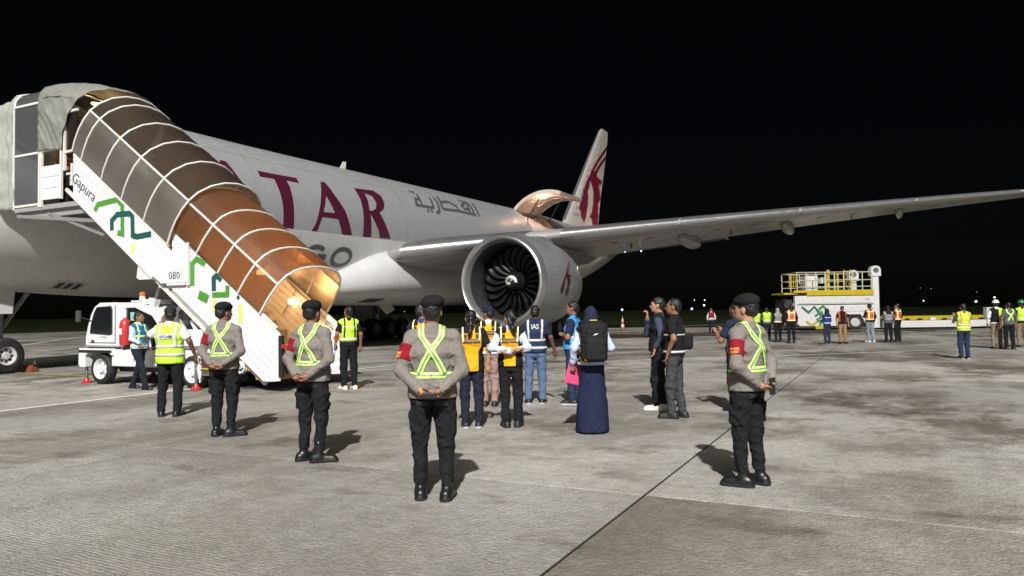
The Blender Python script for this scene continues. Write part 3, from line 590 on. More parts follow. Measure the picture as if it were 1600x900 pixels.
# ================================================================ passenger stairs truck (local X away from the aircraft, Y aft, Z up)
SO=NOSE+AFT*4.6
ST=empty('passenger_stairs_truck',SO,ROT,'white airstair truck with covered brown-glazed staircase raised to the aircraft','stairs truck')
ST.location=SO+PORT*8; OX=8.0   # base of the truck; parts are given in aircraft offsets
SLP=R_(35.92); CS_,SN_=math.cos(SLP),math.sin(SLP)
def tnz(t,n,w=0.): return (t*CS_+n*SN_-OX,w,-t*SN_+n*CS_)
def uz(u,w,z): return (u-OX,w,z)
class SB(MB):
    def build(s,name,mats,parent=ST,**k): return MB.build(s,name,mats,parent,**k)
FRM=paint('stair_frame',(.70,.69,.66),.4,dirt=.1); PANW=paint('stair_panel',(.74,.74,.75),.38,dirt=.10)
def tint(name,col,dif,tr,ts,rough=.12,gl=.02):
    m=bpy.data.materials.new(name); m.use_nodes=True; n=m.node_tree.nodes; l=m.node_tree.links; n.remove(n['Principled BSDF'])
    T=n.new('ShaderNodeBsdfTransparent'); T.inputs[0].default_value=(*col,1); D=n.new('ShaderNodeBsdfDiffuse'); D.inputs[0].default_value=(*dif,1)
    X=n.new('ShaderNodeBsdfTranslucent'); X.inputs[0].default_value=(min(1,col[0]*1.5),min(1,col[1]*1.4),min(1,col[2]*1.3),1); G=n.new('ShaderNodeBsdfGlossy'); G.inputs['Roughness'].default_value=rough
    tc=n.new('ShaderNodeTexCoord'); nz=n.new('ShaderNodeTexNoise'); nz.inputs['Scale'].default_value=.9; nz.inputs['Detail'].default_value=6; l.new(tc.outputs['Object'],nz.inputs['Vector'])
    mr=n.new('ShaderNodeMapRange'); mr.inputs[1].default_value=.3; mr.inputs[2].default_value=.7; mr.inputs[3].default_value=rough*.9; mr.inputs[4].default_value=rough*1.25; l.new(nz.outputs[0],mr.inputs[0]); l.new(mr.outputs[0],G.inputs['Roughness'])
    a=n.new('ShaderNodeMixShader'); a.inputs[0].default_value=ts; l.new(D.outputs[0],a.inputs[1]); l.new(X.outputs[0],a.inputs[2])
    b=n.new('ShaderNodeMixShader'); b.inputs[0].default_value=tr; l.new(a.outputs[0],b.inputs[1]); l.new(T.outputs[0],b.inputs[2])
    fr=n.new('ShaderNodeFresnel'); fr.inputs[0].default_value=1.45; fa=n.new('ShaderNodeMath'); fa.operation='ADD'; fa.inputs[1].default_value=gl; l.new(fr.outputs[0],fa.inputs[0]); c=n.new('ShaderNodeMixShader'); l.new(fa.outputs[0],c.inputs[0]); l.new(b.outputs[0],c.inputs[1]); l.new(G.outputs[0],c.inputs[2])
    l.new(c.outputs[0],n['Material Output'].inputs[0]); return m
BROWN=tint('brown_acrylic',(.46,.28,.145),(.11,.07,.046),.32,.56,.28,.10); SMOKE=tint('smoke_acrylic',(.30,.22,.16),(.085,.066,.052),.36,.35,.22,.05); GREYGL=tint('grey_glass',(.35,.36,.36),(.13,.135,.135),.30,.2,.08)
# side panels made of long pressed strips
def strips(n0,n1,k,uL,uR,w,zmin,name):
    h=(n1-n0)/k
    for i in range(k):
        a,c=n0+i*h+.008,n0+(i+1)*h-.008; b=SB()
        tl=lambda n:(uL-n*SN_)/CS_; tr=lambda n:min((uR-n*SN_)/CS_,(n*CS_-zmin)/SN_)
        P=[(tl(a),a),(tr(a),a),(tr(c),c),(tl(c),c)]
        if P[1][0]<=P[0][0]+.05: continue
        M=[(tl((a+c)/2),(a+c)/2),(tr((a+c)/2),(a+c)/2)]
        vs=[tnz(*p,w+.015) for p in P]+[tnz(*p,w-.015) for p in P]; b.add(vs,[(0,1,2,3),(7,6,5,4),(0,4,5,1),(1,5,6,2),(2,6,7,3),(3,7,4,0)]); b.build(name,PANW,bevel=.006)
for w in (0,2.10): strips(7.03,7.84,5,5.56,9.63,w,2.36,'upper_side_strip')
for w in (.06,2.04): strips(7.10,8.20,7,9.05,12.29,w,.22,'lower_side_strip')
for w in (0,2.1):
    b=SB(); b.bar(tnz(1.2,7.87,w),tnz(5.4,7.87,w),.06); b.bar(tnz(5.4,7.0,w),tnz(1.45,7.0,w),.07); b.bar(uz(9.63,w,2.30),uz(9.63,w,3.25),.06); b.bar(uz(9.55,w,2.33),uz(8.95,w,2.33),.05); b.build('side_frame',FRM)
for w in (.06,2.04):
    b=SB(); b.bar(tnz(5.7,8.23,w),tnz(9.1,8.23,w),.055); b.build('lower_rail',FRM)
    part('edge_bumper',BLACK,ST,('box',12.27-OX,12.36-OX,w-.05,w+.05,.32,1.18),bevel=.015); part('bump_stop',RED,ST,('lathe',[(0,.05),(.05,.05),(.06,.01)],12,'x',(12.36-OX,w,.95)))
for w in (.16,1.94):
    b=SB(); b.bar(tnz(1.7,6.96,w),tnz(7.75,6.96,w),.10,.15); b.build('stringer',FRM); b=SB(); b.bar(tnz(6.4,7.02,w+.08),tnz(9.4,7.02,w+.08),.08,.14); b.build('lower_stringer',FRM)
    for k in range(11):
        t=1.95+k*.36; part('rack_tooth',FRM,ST,('box',-.04,.04,-.03,.03,-.06,.0),loc=tnz(t,6.9,w))
part('bracket_plate',PANW,ST,('prism',[(7.87-OX,2.52),(7.90-OX,2.72),(7.98-OX,2.95),(8.16-OX,2.86),(8.53-OX,2.56),(8.47-OX,2.47),(7.95-OX,2.47)],.02,.12,'xz'),bevel=.01)
# emblem ribbons, writing
GRN=mat('emblem_green',(.07,.27,.035),.45); TEA=mat('emblem_teal',(.01,.085,.075),.45); LIM=mat('emblem_lime',(.62,.68,.16),.45); INK=mat('ink_dark',(.02,.02,.035),.5)
def rib(path,w,m,y,lift):
    v,f=stroke2d(path,w); b=SB(); b.add([tnz(a,c,y-lift) for a,c in v],f); b.build('emblem',m)
rib([(2.73,7.15),(2.74,7.34),(3.28,7.81),(3.51,7.80),(3.92,7.25),(3.75,7.17)],.135,GRN,0,.020)
rib([(3.55,7.11),(3.41,7.3),(3.49,7.52),(3.87,7.79),(3.99,7.76),(4.25,7.42),(4.39,7.47),(4.77,7.79)],.135,TEA,0,.023)
rib([(4.36,7.26),(4.51,7.06)],.10,LIM,0,.020)
rib([(6.53,7.54),(6.24,7.94),(6.29,8.10),(6.58,8.16)],.13,GRN,.06,.020); rib([(6.8,7.5),(7.11,7.58)],.20,GRN,.06,.020); rib([(7.15,7.83),(6.98,8.05),(7.02,8.15),(7.2,8.16)],.13,TEA,.06,.020)
rib([(7.16,7.73),(7.53,8.0),(7.42,8.16)],.12,GRN,.06,.022); rib([(7.27,7.69),(7.43,7.48)],.11,LIM,.06,.020); rib([(7.97,8.04),(8.21,7.72)],.12,LIM,.06,.020); rib([(7.80,8.16),(7.86,8.10)],.08,TEA,.06,.02)
v,f=text2d('Gapura',.36); b=SB(); b.add([tnz(2.03+x,7.40+y,-.020) for x,y in v],f); b.build('lettering',INK)
v,f=text2d('080',.24,1.05); ca,sa=math.cos(SLP),math.sin(SLP); b=SB(); b.add([uz(9.20+x,-.020,2.52+y) for x,y in v],f); b.build('lettering',INK)
# steps
STP=mat('step_tread',(.42,.40,.37),.55,metal=.3,var=.1,vs=6,dirt=.3)
for k in range(22):
    t0=9.35-k*.372; b=SB(); p=tnz(t0,7.25,0); 
    b.box(p[0]-.30,p[0]+.02,.12,1.98,p[2]-.03,p[2]); b.box(p[0]-.30,p[0]-.285,.12,1.98,p[2],p[2]+.19); b.build('step',STP)
for w in (.16,1.94):
    b=SB(); b.tube([tnz(9.0,8.15,w),tnz(5.6,8.32,w),tnz(1.5,8.6,w)],.022,8); 
    for t in (8.8,7.6,6.4,5.0,3.6,2.2): b.tube([tnz(t,7.5,w),tnz(t,8.16+(9-t)*.06,w)],.016,6)
    b.build('handrail',STEEL)
# glazed tunnels
def prof_lo():
    h=[(0,0),(.01,.38),(.07,.75),(.19,.96),(.34,1.08),(.52,1.16),(.78,1.215),(1.05,1.23)]; return h+[(2.10-a,c) for a,c in h[-2::-1]]
def prof_up():
    h=[(-.03,0),(-.08,.30),(-.10,.60),(-.08,.90),(-.01,1.16),(.12,1.38),(.38,1.60),(.70,1.73),(1.05,1.77)]; return h+[(2.10-a,c) for a,c in h[-2::-1]]
def tunnel(prof,base,stations,glass_side,glass_roof,knode):
    n=len(prof); cuts=[(0,knode,glass_side),(knode,n-1-knode,glass_roof),(n-1-knode,n-1,glass_side)]
    for t in stations:
        b=SB(); b.tube([tnz(t,base+c,a) for a,c in prof],.024,8); b.build('arch',FRM,smooth=50)
    for t0,t1 in zip(stations[:-1],stations[1:]):
        for i0,i1,g in cuts:
            # rounded sub-sampled profile
            P=[]; 
            for i in range(i0,i1):
                for k in range(3): f_=k/3; P.append((prof[i][0]*(1-f_)+prof[i+1][0]*f_,prof[i][1]*(1-f_)+prof[i+1][1]*f_))
            P.append(prof[i1]); b=SB(); b.grid([tnz(t,base+c,a) for t in (t0+.015,t1-.015) for a,c in P],2,len(P)); b.build('glazing_panel',g,smooth=60)
    for k in (knode,n-1-knode):
        a,c=prof[k]; b=SB(); b.bar(tnz(stations[0],base+c,a+(-.02 if k==knode else .02)),tnz(stations[-1],base+c,a+(-.02 if k==knode else .02)),.05,.03); b.build('tunnel_rail',FRM)
SMOKES=tint('smoke_side_sheen',(.36,.31,.25),(.125,.105,.082),.30,.25,.46,.22); tunnel(prof_up(),7.90,[1.12,1.56,2.50,3.42,4.38,5.37],SMOKES,SMOKE,4)  # side copy of the smoke acrylic; paler diffuse paints in its silvery sheen
tunnel(prof_lo(),8.24,[5.25,6.25,7.05,7.80,8.57],BROWN,BROWN,2)
# lamps inside
for t,w,n in ((6.45,1.90,7.95),(7.7,1.90,7.95),(8.75,1.88,7.85)):
    p=tnz(t,n,w); part('bulkhead_lamp',LAMPW,ST,('box',-.12,.12,-.03,.03,-.06,.06),loc=p,bevel=.02); q=tnz(t,n+.35,w-.75); plight('stair_lamp',q,27 if t<8 else 12,(1,.46,.14),.22,ST)
# platform
b=SB(); b.box(3.1-OX,5.75-OX,0,2.1,4.38,4.50); b.box(3.1-OX,6.2-OX,.1,.2,4.2,4.4); b.box(3.1-OX,6.2-OX,1.9,2.0,4.2,4.4); b.build('platform',mat('platform_grey',(.30,.30,.29),.6,dirt=.3,vs=3))
def gframe(pts,name='cabin_frame'): b=SB(); [b.bar(a,c,.055) for a,c in pts]; b.build(name,FRM)
hz=lambda w:w
for w in (0,2.1):
    gframe([(uz(3.07,w,4.45),uz(3.07,w,7.18)),(uz(4.17,w,4.45),uz(4.17,w,7.22)),(uz(3.07,w,4.53),uz(4.17,w,4.53)),(uz(3.07,w,5.86),uz(4.17,w,5.86)),(uz(3.07,w,7.16),uz(4.17,w,7.16))])
    for z0,z1,g in ((4.56,5.83,GREYGL),(5.89,7.13,GREYGL)): part('cabin_pane',g,ST,('box',3.10-OX,4.14-OX,w-.008,w+.008,z0,z1))
arc=[(0,7.18),(.03,7.35),(.15,7.52),(.4,7.62),(.75,7.67),(1.05,7.68)]; arc=arc+[(2.1-a,c) for a,c in arc[-2::-1]]
for u in (3.07,4.17): b=SB(); b.tube([uz(u,a,c) for a,c in arc],.028,8); b.build('cabin_arch',FRM,smooth=50)
b=SB(); b.grid([uz(u,a,c) for u in (3.09,4.15) for a,c in arc],2,len(arc)); b.build('roof_pane',GREYGL,smooth=60)
# gate with white panels
gframe([(uz(4.27,-.01,4.45),uz(4.27,-.01,5.9)),(uz(5.08,-.01,4.6),uz(5.08,-.01,5.9)),(uz(4.27,-.01,5.88),uz(5.08,-.01,5.88))],'gate_frame')
for k in range(3): part('gate_panel',PANW,ST,('box',4.31-OX,5.04-OX,-.02,.01,4.62+k*.29,4.90+k*.29),bevel=.006)
gframe([(uz(5.2,0,5.75),uz(5.65,0,5.78)),(uz(5.2,0,5.3),uz(5.2,0,6.6)),(uz(5.2,.0,6.75),uz(5.7,0,6.78)),(uz(5.3,0,5.2),uz(5.5,0,5.2)),(uz(5.5,0,5.45),uz(5.5,0,4.9))],'side_bracket')
part('dark_pane',tint('dark_brown_acrylic',(.14,.09,.06),(.045,.033,.027),.3,.3),ST,('box',5.22-OX,5.62-OX,.02,.035,5.80,6.72))
b=SB(); b.bar(uz(3.1,.1,4.3),uz(7.0,.1,3.9),.09); b.bar(uz(4.4,.1,4.3),uz(6.6,.1,3.6),.06); b.bar(uz(3.1,2.0,4.3),uz(7.0,2.0,3.9),.09); b.bar(uz(4.2,.1,4.32),uz(4.2,2.0,4.32),.08); b.build('platform_truss',mat('truss_grey',(.22,.22,.21),.6))
# fabric hood and bellows
TARP=mat('tarpaulin',(.20,.205,.185),.85,var=.2,vs=5,bump=.5,bs=25,dirt=.25); 
def lerp(x,xs,ys): return float(np.interp(x,xs,ys))
def resample(P,n):
    P=np.array(P,float); L=np.concatenate([[0],np.cumsum(np.linalg.norm(np.diff(P,axis=0),axis=1))]); t=np.linspace(0,L[-1],n); return np.stack([np.interp(t,L,P[:,i]) for i in range(3)],1)
def hood_surface():
    n=150; m=60
    F=resample([(4.16,-.05,5.90),(4.16,-.05,6.6),(4.16,-.05,7.22),(4.16,.0,7.42),(4.16,.14,7.60),(4.16,.4,7.70),(4.16,.75,7.75),(4.16,1.05,7.76),(4.16,1.5,7.73),(4.16,1.95,7.55),(4.16,2.15,7.2),(4.16,2.15,5.9)],n)
    K=resample([(5.14,-.06,5.83),(5.24,-.08,6.3),(5.45,-.08,6.72),(5.75,-.02,7.04),(6.0,.15,7.24),(6.25,.5,7.34),(6.42,1.05,7.34),(6.35,1.5,7.28),(6.2,1.95,7.1),(5.9,2.17,6.7),(5.2,2.17,5.85)],n)
    rows=[]
    for i in range(m):
        v=i/(m-1)
        for j in range(n):
            q=j/(n-1); p=F[j]*(1-v)+K[j]*v; bul=math.sin(math.pi*v); up=math.sin(math.pi*q)
            p=p+np.array([0,(q-.5)*-.0,.13*bul*up]); p[1]+= -.05*bul*(1 if q<.3 else 0)
            x=q*52+v*9*(1-q)+1.5*math.sin(q*9+v*2); top_=.35 if .27<q<.73 else 1; fold=top_*(.065*(.5-abs(math.sin(x*.5))**.7)*(.3+.7*bul)+.022*(.5-abs(math.sin(x*1.3+5*v))))
            nrm=np.array([0,-1,0.]) if q<.25 else (np.array([0,1,0.]) if q>.75 else np.array([.2,0,1.])); rows.append(uz(*(p+nrm*fold)))
    b=SB(); b.grid(rows,m,n); b.build('fabric_hood',TARP,smooth=70,solid=.012)
hood_surface()
def bellows():
    U=np.linspace(1.75,3.05,40); rows=[]; base=[]
    for k in range(26): base.append((0.0,4.46+k*(2.74)/25))
    base+= [(a,c) for a,c in arc[1:-1]]+[(2.1,7.2-k*2.74/25) for k in range(26)]
    for i,u in enumerate(U):
        t=i/39; puff=.07*math.sin(math.pi*7*t)*.9+.10*math.sin(math.pi*t)
        for a,c in base:
            ux=u-.02*math.sin(5*c)-.05*math.sin(2*c+1); dx=(a-1.05)/1.05; dz=(c-5.8)/1.6
            ww=.03*math.sin(9*c+8*t)*(1-abs(t-.5)); sq=1-.20*max(0,(3.0-ux)/1.3)*max(0,(c-5.6)/2.0); rows.append(uz(ux,a+dx*(puff*.8+ww),4.46+(c-4.46)*sq+max(0,dz)*puff*.25))
    b=SB(); b.grid(rows,40,len(base)); b.build('fabric_bellows',mat('tarpaulin_pale',(.30,.31,.28),.85,var=.18,vs=5,bump=.5,bs=25,dirt=.25),smooth=70,solid=.012)
bellows()
# truck: chassis, cab, wheels, jacks, rams
b=SB(); b.box(6.95-OX,10.6-OX,.05,2.05,.44,.84); b.build('chassis_skirt',PANW,bevel=.02)
part('fender',PANW,ST,('prism',[(5.78-OX,.86),(7.05-OX,.86),(7.05-OX,.70),(6.98-OX,.70),(6.88-OX,.78),(6.15-OX,.78),(6.02-OX,.66),(6.02-OX,.40),(5.82-OX,.40),(5.76-OX,.46)],.0,2.1,'xz'),bevel=.02)
part('fender_trim',BLACK,ST,('box',5.80-OX,7.02-OX,-.014,2.114,.76,.82)); part('deck',mat('deck_grey',(.16,.16,.16),.7),ST,('box',5.85-OX,12.0-OX,.1,2.0,.86,.92)); part('chassis_rail',DARKM,ST,('box',5.9-OX,12.0-OX,.5,.7,.34,.50),('box',5.9-OX,12.0-OX,1.4,1.6,.34,.50),('box',6.9-OX,10.8-OX,.3,1.8,.30,.42))
part('rear_skirt',PANW,ST,('prism',[(9.98-OX,.30),(10.75-OX,.30),(10.75-OX,.84),(10.62-OX,.90),(10.1-OX,.90),(9.98-OX,.78)],.0,2.1,'xz'),bevel=.03)
v,f=text2d('TLD',.26); b=SB(); b.add([uz(7.92+x,.044,.645+y) for x,y in v],f); b.build('lettering',mat('ink_blue',(.03,.10,.35),.5))
v,f=text2d('L.T.TRUCK',.06); b=SB(); b.add([uz(6.72+x,-.012,1.13+y) for x,y in v],f); b.build('lettering',INK)
cabP=[(6.02,.90),(6.02,1.12),(6.10,1.40),(6.22,1.68),(6.36,1.87),(6.54,1.96),(7.12,1.96),(7.24,1.92),(7.26,1.80),(7.26,.90)]
part('cab_shell',PANW,ST,('prism',[(u-OX,z) for u,z in cabP],.0,1.05,'xz'),bevel=.05,smooth=40)
wd=[(6.25,1.24),(6.28,1.42),(6.40,1.72),(6.50,1.84),(7.00,1.86),(7.04,1.80),(7.04,1.22),(6.98,1.20)]
part('door_window',GLASSD,ST,('prism',[(u-OX,z) for u,z in wd],-.012,.03,'xz')); wf=MB(); wf.tube([(u-OX,-.010,z) for u,z in wd],.018,6,True); wf.build('window_seal',BLACK,ST)
part('windscreen',GLASSD,ST,('prism',[(6.105-OX,1.20),(6.305-OX,1.78),(6.285-OX,1.78),(6.085-OX,1.20)],.1,.95,'xz'))
b=SB(); b.tube([uz(7.16,-.008,.98),uz(7.16,-.008,1.9)],.008,5); b.tube([uz(6.2,-.008,1.0),uz(7.16,-.008,1.0)],.008,5); b.build('door_seam',DARKM); part('door_handle',BLACK,ST,('box',6.30-OX,6.38-OX,-.03,.0,1.02,1.06))
part('rear_frame',PANW,ST,('prism',[(7.26-OX,.92),(7.26-OX,1.92),(7.75-OX,1.95),(8.35-OX,1.75),(8.5-OX,1.5),(8.5-OX,1.40),(8.3-OX,1.62),(7.7-OX,1.82),(7.36-OX,1.82),(7.36-OX,.92)],.1,.98,'xz'),bevel=.02); part('rear_glass',GLASSD,ST,('prism',[(7.37-OX,.95),(7.37-OX,1.81),(7.7-OX,1.81),(8.28-OX,1.61),(8.28-OX,.95)],.14,.94,'xz'))
part('paper_notice',mat('notice_teal',(.25,.5,.45),.6),ST,('box',7.52-OX,7.66-OX,.125,.135,1.52,1.72)); part('roof_bar',PANW,ST,('box',7.3-OX,8.0-OX,.3,.8,1.96,2.0),('box',7.85-OX,8.0-OX,.2,.9,1.9,2.02),bevel=.01)
bc=part('beacon_base',PANW,ST,('lathe',[(2.0,.075),(2.10,.065),(2.1,.005)],16,'z',(7.65-OX,.35,0)),smooth=40); part('beacon_lens',mat('amber_lens',(.55,.16,.03),.2,coat=.4),ST,('lathe',[(2.10,.07),(2.17,.075),(2.20,.05),(2.205,.002)],16,'z',(7.65-OX,.35,0)),smooth=40)
ma=part('mirror_arm',BLACK,ST,('tube',[uz(6.28,.0,1.52),uz(6.05,-.12,1.62),uz(6.0,-.15,1.68)],.012,6)); part('mirror',mat('mirror_shell',(.06,.06,.06),.35),ST,('box',5.94-OX,6.06-OX,-.20,-.10,1.50,1.78),bevel=.03)
part('gas_cylinder',RED,ST,('lathe',[(.95,.01),(.95,.11),(1.0,.125),(1.42,.125),(1.52,.10),(1.56,.05),(1.60,.04),(1.60,.005)],20,'z',(7.48-OX,.02,0)),smooth=40); part('cylinder_label',WHITE,ST,('lathe',[(1.20,.128),(1.34,.128)],10,'z',(7.48-OX,.02,0),0,-2.2,-1.2))
for u in (6.57,9.72):
    for w,sg in ((.13,-1),(1.97,1)):
        b=MB(); r,wd_=.37,.24; rr=.235
        part('tyre',TYRE,ST,('lathe',[(-wd_*.4,rr),(-wd_*.5,rr*1.1),(-wd_*.5,r*.85),(-wd_*.4,r*.95),(-wd_*.2,r),(wd_*.2,r),(wd_*.4,r*.95),(wd_*.5,r*.85),(wd_*.5,rr*1.1),(wd_*.4,rr)],36,'y'),smooth=40,loc=uz(u,w,.37))
        part('rim',PANW,ST,('lathe',[(sg*wd_*.46,rr*1.04),(sg*wd_*.36,rr*.9),(sg*wd_*.12,rr*.8),(sg*wd_*.16,rr*.4),(sg*wd_*.42,rr*.36),(sg*wd_*.46,.01)],28,'y'),smooth=40,loc=uz(u,w,.37))
        for k in range(6): a=k*math.pi/3; part('wheel_nut',STEEL,ST,('box',-.014,.014,-.015,.015,-.014,.014),loc=uz(u+.14*math.cos(a),w+sg*.045,.37+.14*math.sin(a)))
for u,w in ((5.92,.12),(10.02,-.12),(5.92,1.98),(10.02,2.2)):
    part('jack_leg',STEEL,ST,('tube',[uz(u,w,.10),uz(u,w,.62)],.035,10)); part('jack_foot',RED,ST,('lathe',[(.004,.12),(.03,.12),(.06,.07),(.12,.05),(.13,.005)],16,'z',uz(u,w,0)),smooth=40)
for w in (.35,1.75):
    part('lift_ram',STEEL,ST,('tube',[uz(8.34,w,2.55),uz(8.08,w,1.92)],.04,10)); part('lift_ram_sleeve',PANW,ST,('bar',uz(8.12,w,2.02),uz(7.66,w,.95),.15,.15)); part('support_arm',PANW,ST,('bar',uz(8.45,w-.18,2.60),uz(10.45,w-.18,1.12),.12,.12)); part('support_arm',PANW,ST,('bar',uz(8.96,w,2.1),uz(9.75,w,.95),.10,.10))
part('air_cleaner',BLACK,ST,('lathe',[(-.17,.01),(-.16,.15),(.16,.15),(.17,.01)],18,'z',uz(9.25,.3,1.68)),smooth=40); part('engine_cover',PANW,ST,('box',8.55-OX,9.9-OX,.12,1.9,.92,1.30),bevel=.03); part('exhaust_duct',STEEL,ST,('tube',[uz(9.0,.2,1.3),uz(9.1,.15,1.7),uz(9.3,.2,2.0)],.06,10))
part('control_box',mat('box_maroon',(.10,.035,.03),.5),ST,('box',10.12-OX,10.42-OX,-.08,.0,.42,.80),bevel=.01)
for z in (.46,.76): part('box_handle',YELLOW,ST,('tube',[uz(10.0,-.05,z),uz(10.04,-.13,z),uz(10.5,-.13,z),uz(10.54,-.05,z)],.02,6))
part('hose_coil',WHITE,ST,('tube',[uz(11.15+.13*math.cos(a),-.02+.01*a,.5+.12*math.sin(a)) for a in np.linspace(0,12.5,40)],.022,6),smooth=50)
# person-height sign plates at the foot
part('warning_plate',mat('plate_red',(.55,.12,.05),.5),ST,('box',12.05-OX,12.25-OX,1.995,2.02,1.02,1.10)); part('foot_box',mat('foot_step',(.5,.3,.12),.5),ST,('box',11.5-OX,12.0-OX,.15,1.95,.24,.42),('box',11.2-OX,11.7-OX,.15,1.95,.42,.62))
# ================================================================ cargo loader and small apron things
LD=empty('cargo_loader',(20.6*1.102,54,0),0,'white cargo loader with yellow railed platform and green zigzag emblem on its side','loader')
def lx(px): return at(px,500,49).x-20.6
def lz(px,py): return at(px,py,49).z
def lp(name,m,*c,**k): return part(name,m,LD,*c,**k)
LW=paint('loader_white',(.70,.70,.69),.4,dirt=.2)
x0,x1=lx(1232),lx(1368)
lp('hull',LW,('prism',[(x0+.2,.35),(x0,.9),(x0,2.35),(lx(1352),2.35),(lx(1352),1.5),(lx(1343),1.1),(lx(1350),.1),(lx(1343),.1),(lx(1332),1.05),(lx(1303),1.05),(lx(1296),.35)],-1.2,-.9,'xz'),bevel=.02)
lp('hull_core',DARKM,('box',x0+.15,lx(1340),-.88,1.5,.45,2.2)); lp('hull_band',BLACK,('box',x0+.15,lx(1352)-.02,-1.216,-1.19,1.72,1.78)); lp('lower_sill',LW,('box',x0+.3,lx(1296),-1.22,-1.0,.30,.42))
for k in range(6): lp('hull_panel',LW,('box',x0+.25+k*.78,x0+.98+k*.78,-1.235,-1.201,1.84,2.30),bevel=.01)
for k in range(7): lp('service_panel',LW,('box',x0+1.0+k*.52,x0+1.45+k*.52,-1.23,-1.201,1.25,1.62),bevel=.008)
lp('platform_beam',YELLOW,('box',lx(1250),lx(1352),-1.3,-1.1,2.36,2.72),('box',lx(1230),lx(1250),-1.3,-1.1,2.55,2.72),bevel=.01); lp('platform_deck',DARKM,('box',lx(1232),lx(1352),-1.1,1.6,2.40,2.62))
zt=lz(1290,425)
RA=paint('rail_white',(.58,.56,.40),.5); 
for y in (-1.2,1.5):
    for k in range(9):
        x=lx(1236)+k*(lx(1350)-lx(1236))/8; lp('rail_post',RA,('tube',[(x,y,2.6),(x,y,zt)],.035,6))
    for z in (2.95,3.4,zt): lp('rail_bar',RA,('tube',[(lx(1236),y,z),(lx(1350),y,z)],.03,6))
for x in (lx(1236),lx(1350)):
    for z in (3.4,zt): lp('rail_bar',RA,('tube',[(x,-1.2,z),(x,1.5,z)],.03,6))
lp('control_cabinet',LW,('box',lx(1257),lx(1276),-.3,.6,2.62,3.75),bevel=.02); lp('console',LW,('box',lx(1277),lx(1283),-.8,-.2,3.2,3.6),bevel=.01); lp('ladder',YELLOW,*[('tube',[(lx(1311),-.9,z),(lx(1321),-.9,z)],.025,6) for z in np.linspace(2.7,4.0,6)],('tube',[(lx(1311),-.9,2.62),(lx(1311),-.9,4.1)],.035,6),('tube',[(lx(1321),-.9,2.62),(lx(1321),-.9,4.1)],.035,6),('tube',[(lx(1311),-.9,3.4),(lx(1318),-.9,2.7)],.02,6))
lp('yellow_post',YELLOW,('box',lx(1284),lx(1288),-1.0,-.9,2.6,4.1),('box',lx(1302),lx(1305),-.7,-.6,2.6,3.9))
for px,zz,y in ((1336,3.6,.2),(1361.5,3.85,-.6)):
    x=lx(px); lp('lift_mast',LW,('box',x-.2,x+.2,y-.15,y+.2,2.6 if px<1350 else .1,zz),bevel=.03); lp('mast_head',LW,('prism',[(-.32,-.3),(.32,-.3),(.32,.1)]+[(.32*math.cos(a),.1+.32*math.sin(a)) for a in np.linspace(0,math.pi,14)[1:-1]]+[(-.32,.1)],-.22,.22,'xz'),loc=(x,y,zz+.1),bevel=.02); lp('mast_pulley',STEEL,('lathe',[(-.25,.01),(-.25,.17),(-.22,.19)],18,'y',(x,y,zz+.2)))
lp('mast_chain',BLACK,('box',lx(1366),lx(1367.5),-.7,-.5,.3,4.0)); lp('mast_bracket',BLACK,('prism',[(lx(1343),.1),(lx(1352),.1),(lx(1332),1.2),(lx(1328),1.2)],-1.0,-.95,'xz'))
for px in (1325,1302):
    x=lx(px); 
    if px==1325:
        lp('tyre',TYRE,('lathe',[(-.2,.3),(-.22,.4),(-.2,.55),(.2,.55),(.22,.3)],28,'y',(x,-.85,.55)),smooth=40); lp('rim',HUB,('lathe',[(-.22,.34),(-.12,.28),(-.15,.01)],24,'y',(x,-.85,.55)),smooth=40)
x=lx(1228); lp('front_assembly',DARKM,('box',x-.35,x+.1,-.9,.9,.4,2.1),('tube',[(x-.3,-1.0,1.9),(x+.1,-1.0,1.6)],.08,8),('tube',[(x-.25,-1.0,1.0),(x+.0,-1.0,2.1)],.06,8),('lathe',[(-.1,.01),(-.1,.25),(.1,.25)],14,'y',(x-.25,-1.0,1.75))); lp('front_lamp',HUB,('lathe',[(-.08,.12),(.05,.08)],12,'y',(x-.05,-1.2,1.8))); lp('front_deck',YELLOW,('box',lx(1215),lx(1236),-1.2,1.0,2.45,2.56)); lp('front_cage',YELLOW,*[('tube',[(lx(1225)+k*.13,-1.1,3.0),(lx(1225)+k*.13,-1.1,3.75)],.02,6) for k in range(4)],('tube',[(lx(1224),-1.1,3.0),(lx(1236),-1.1,3.0)],.025,6),('tube',[(lx(1224),-1.1,3.75),(lx(1236),-1.1,3.75)],.025,6)); lp('tow_hook',YELLOW,('box',lx(1262),lx(1274),-1.3,-1.1,.10,.28))
LDG=mat('loader_green',(.05,.24,.06),.5); LDT=mat('loader_teal',(.02,.14,.11),.5); LDY=mat('loader_gold',(.5,.36,.08),.5)
def zig(pts,w,m,l): 
    v,f=stroke2d([(lx(a),lz(a,c)) for a,c in pts],w); b=MB(); b.add([(p,-1.243-l,q) for p,q in v],f); b.build('emblem',m,LD)
zig([(1242,481),(1252,490),(1261,481),(1272,496),(1268,500)],.13,LDT,.002); zig([(1266,487),(1274,480),(1283,488)],.15,LDG,.004); zig([(1264,500),(1270,506),(1276,498),(1271,489),(1262,496)],.14,LDG,.006); zig([(1268,511),(1274,505),(1279,510)],.13,LDG,.002); zig([(1248,504),(1256,511),(1268,503)],.14,LDY,.003)
v,f=text2d('FMC',.17,1.1); b=MB(); b.add([(lx(1342)+x,-1.238,2.06+y) for x,y in v],f); b.build('lettering',mat('ink_red',(.35,.02,.05),.5),LD)
LD.scale=(1.102,1.102,1.04)
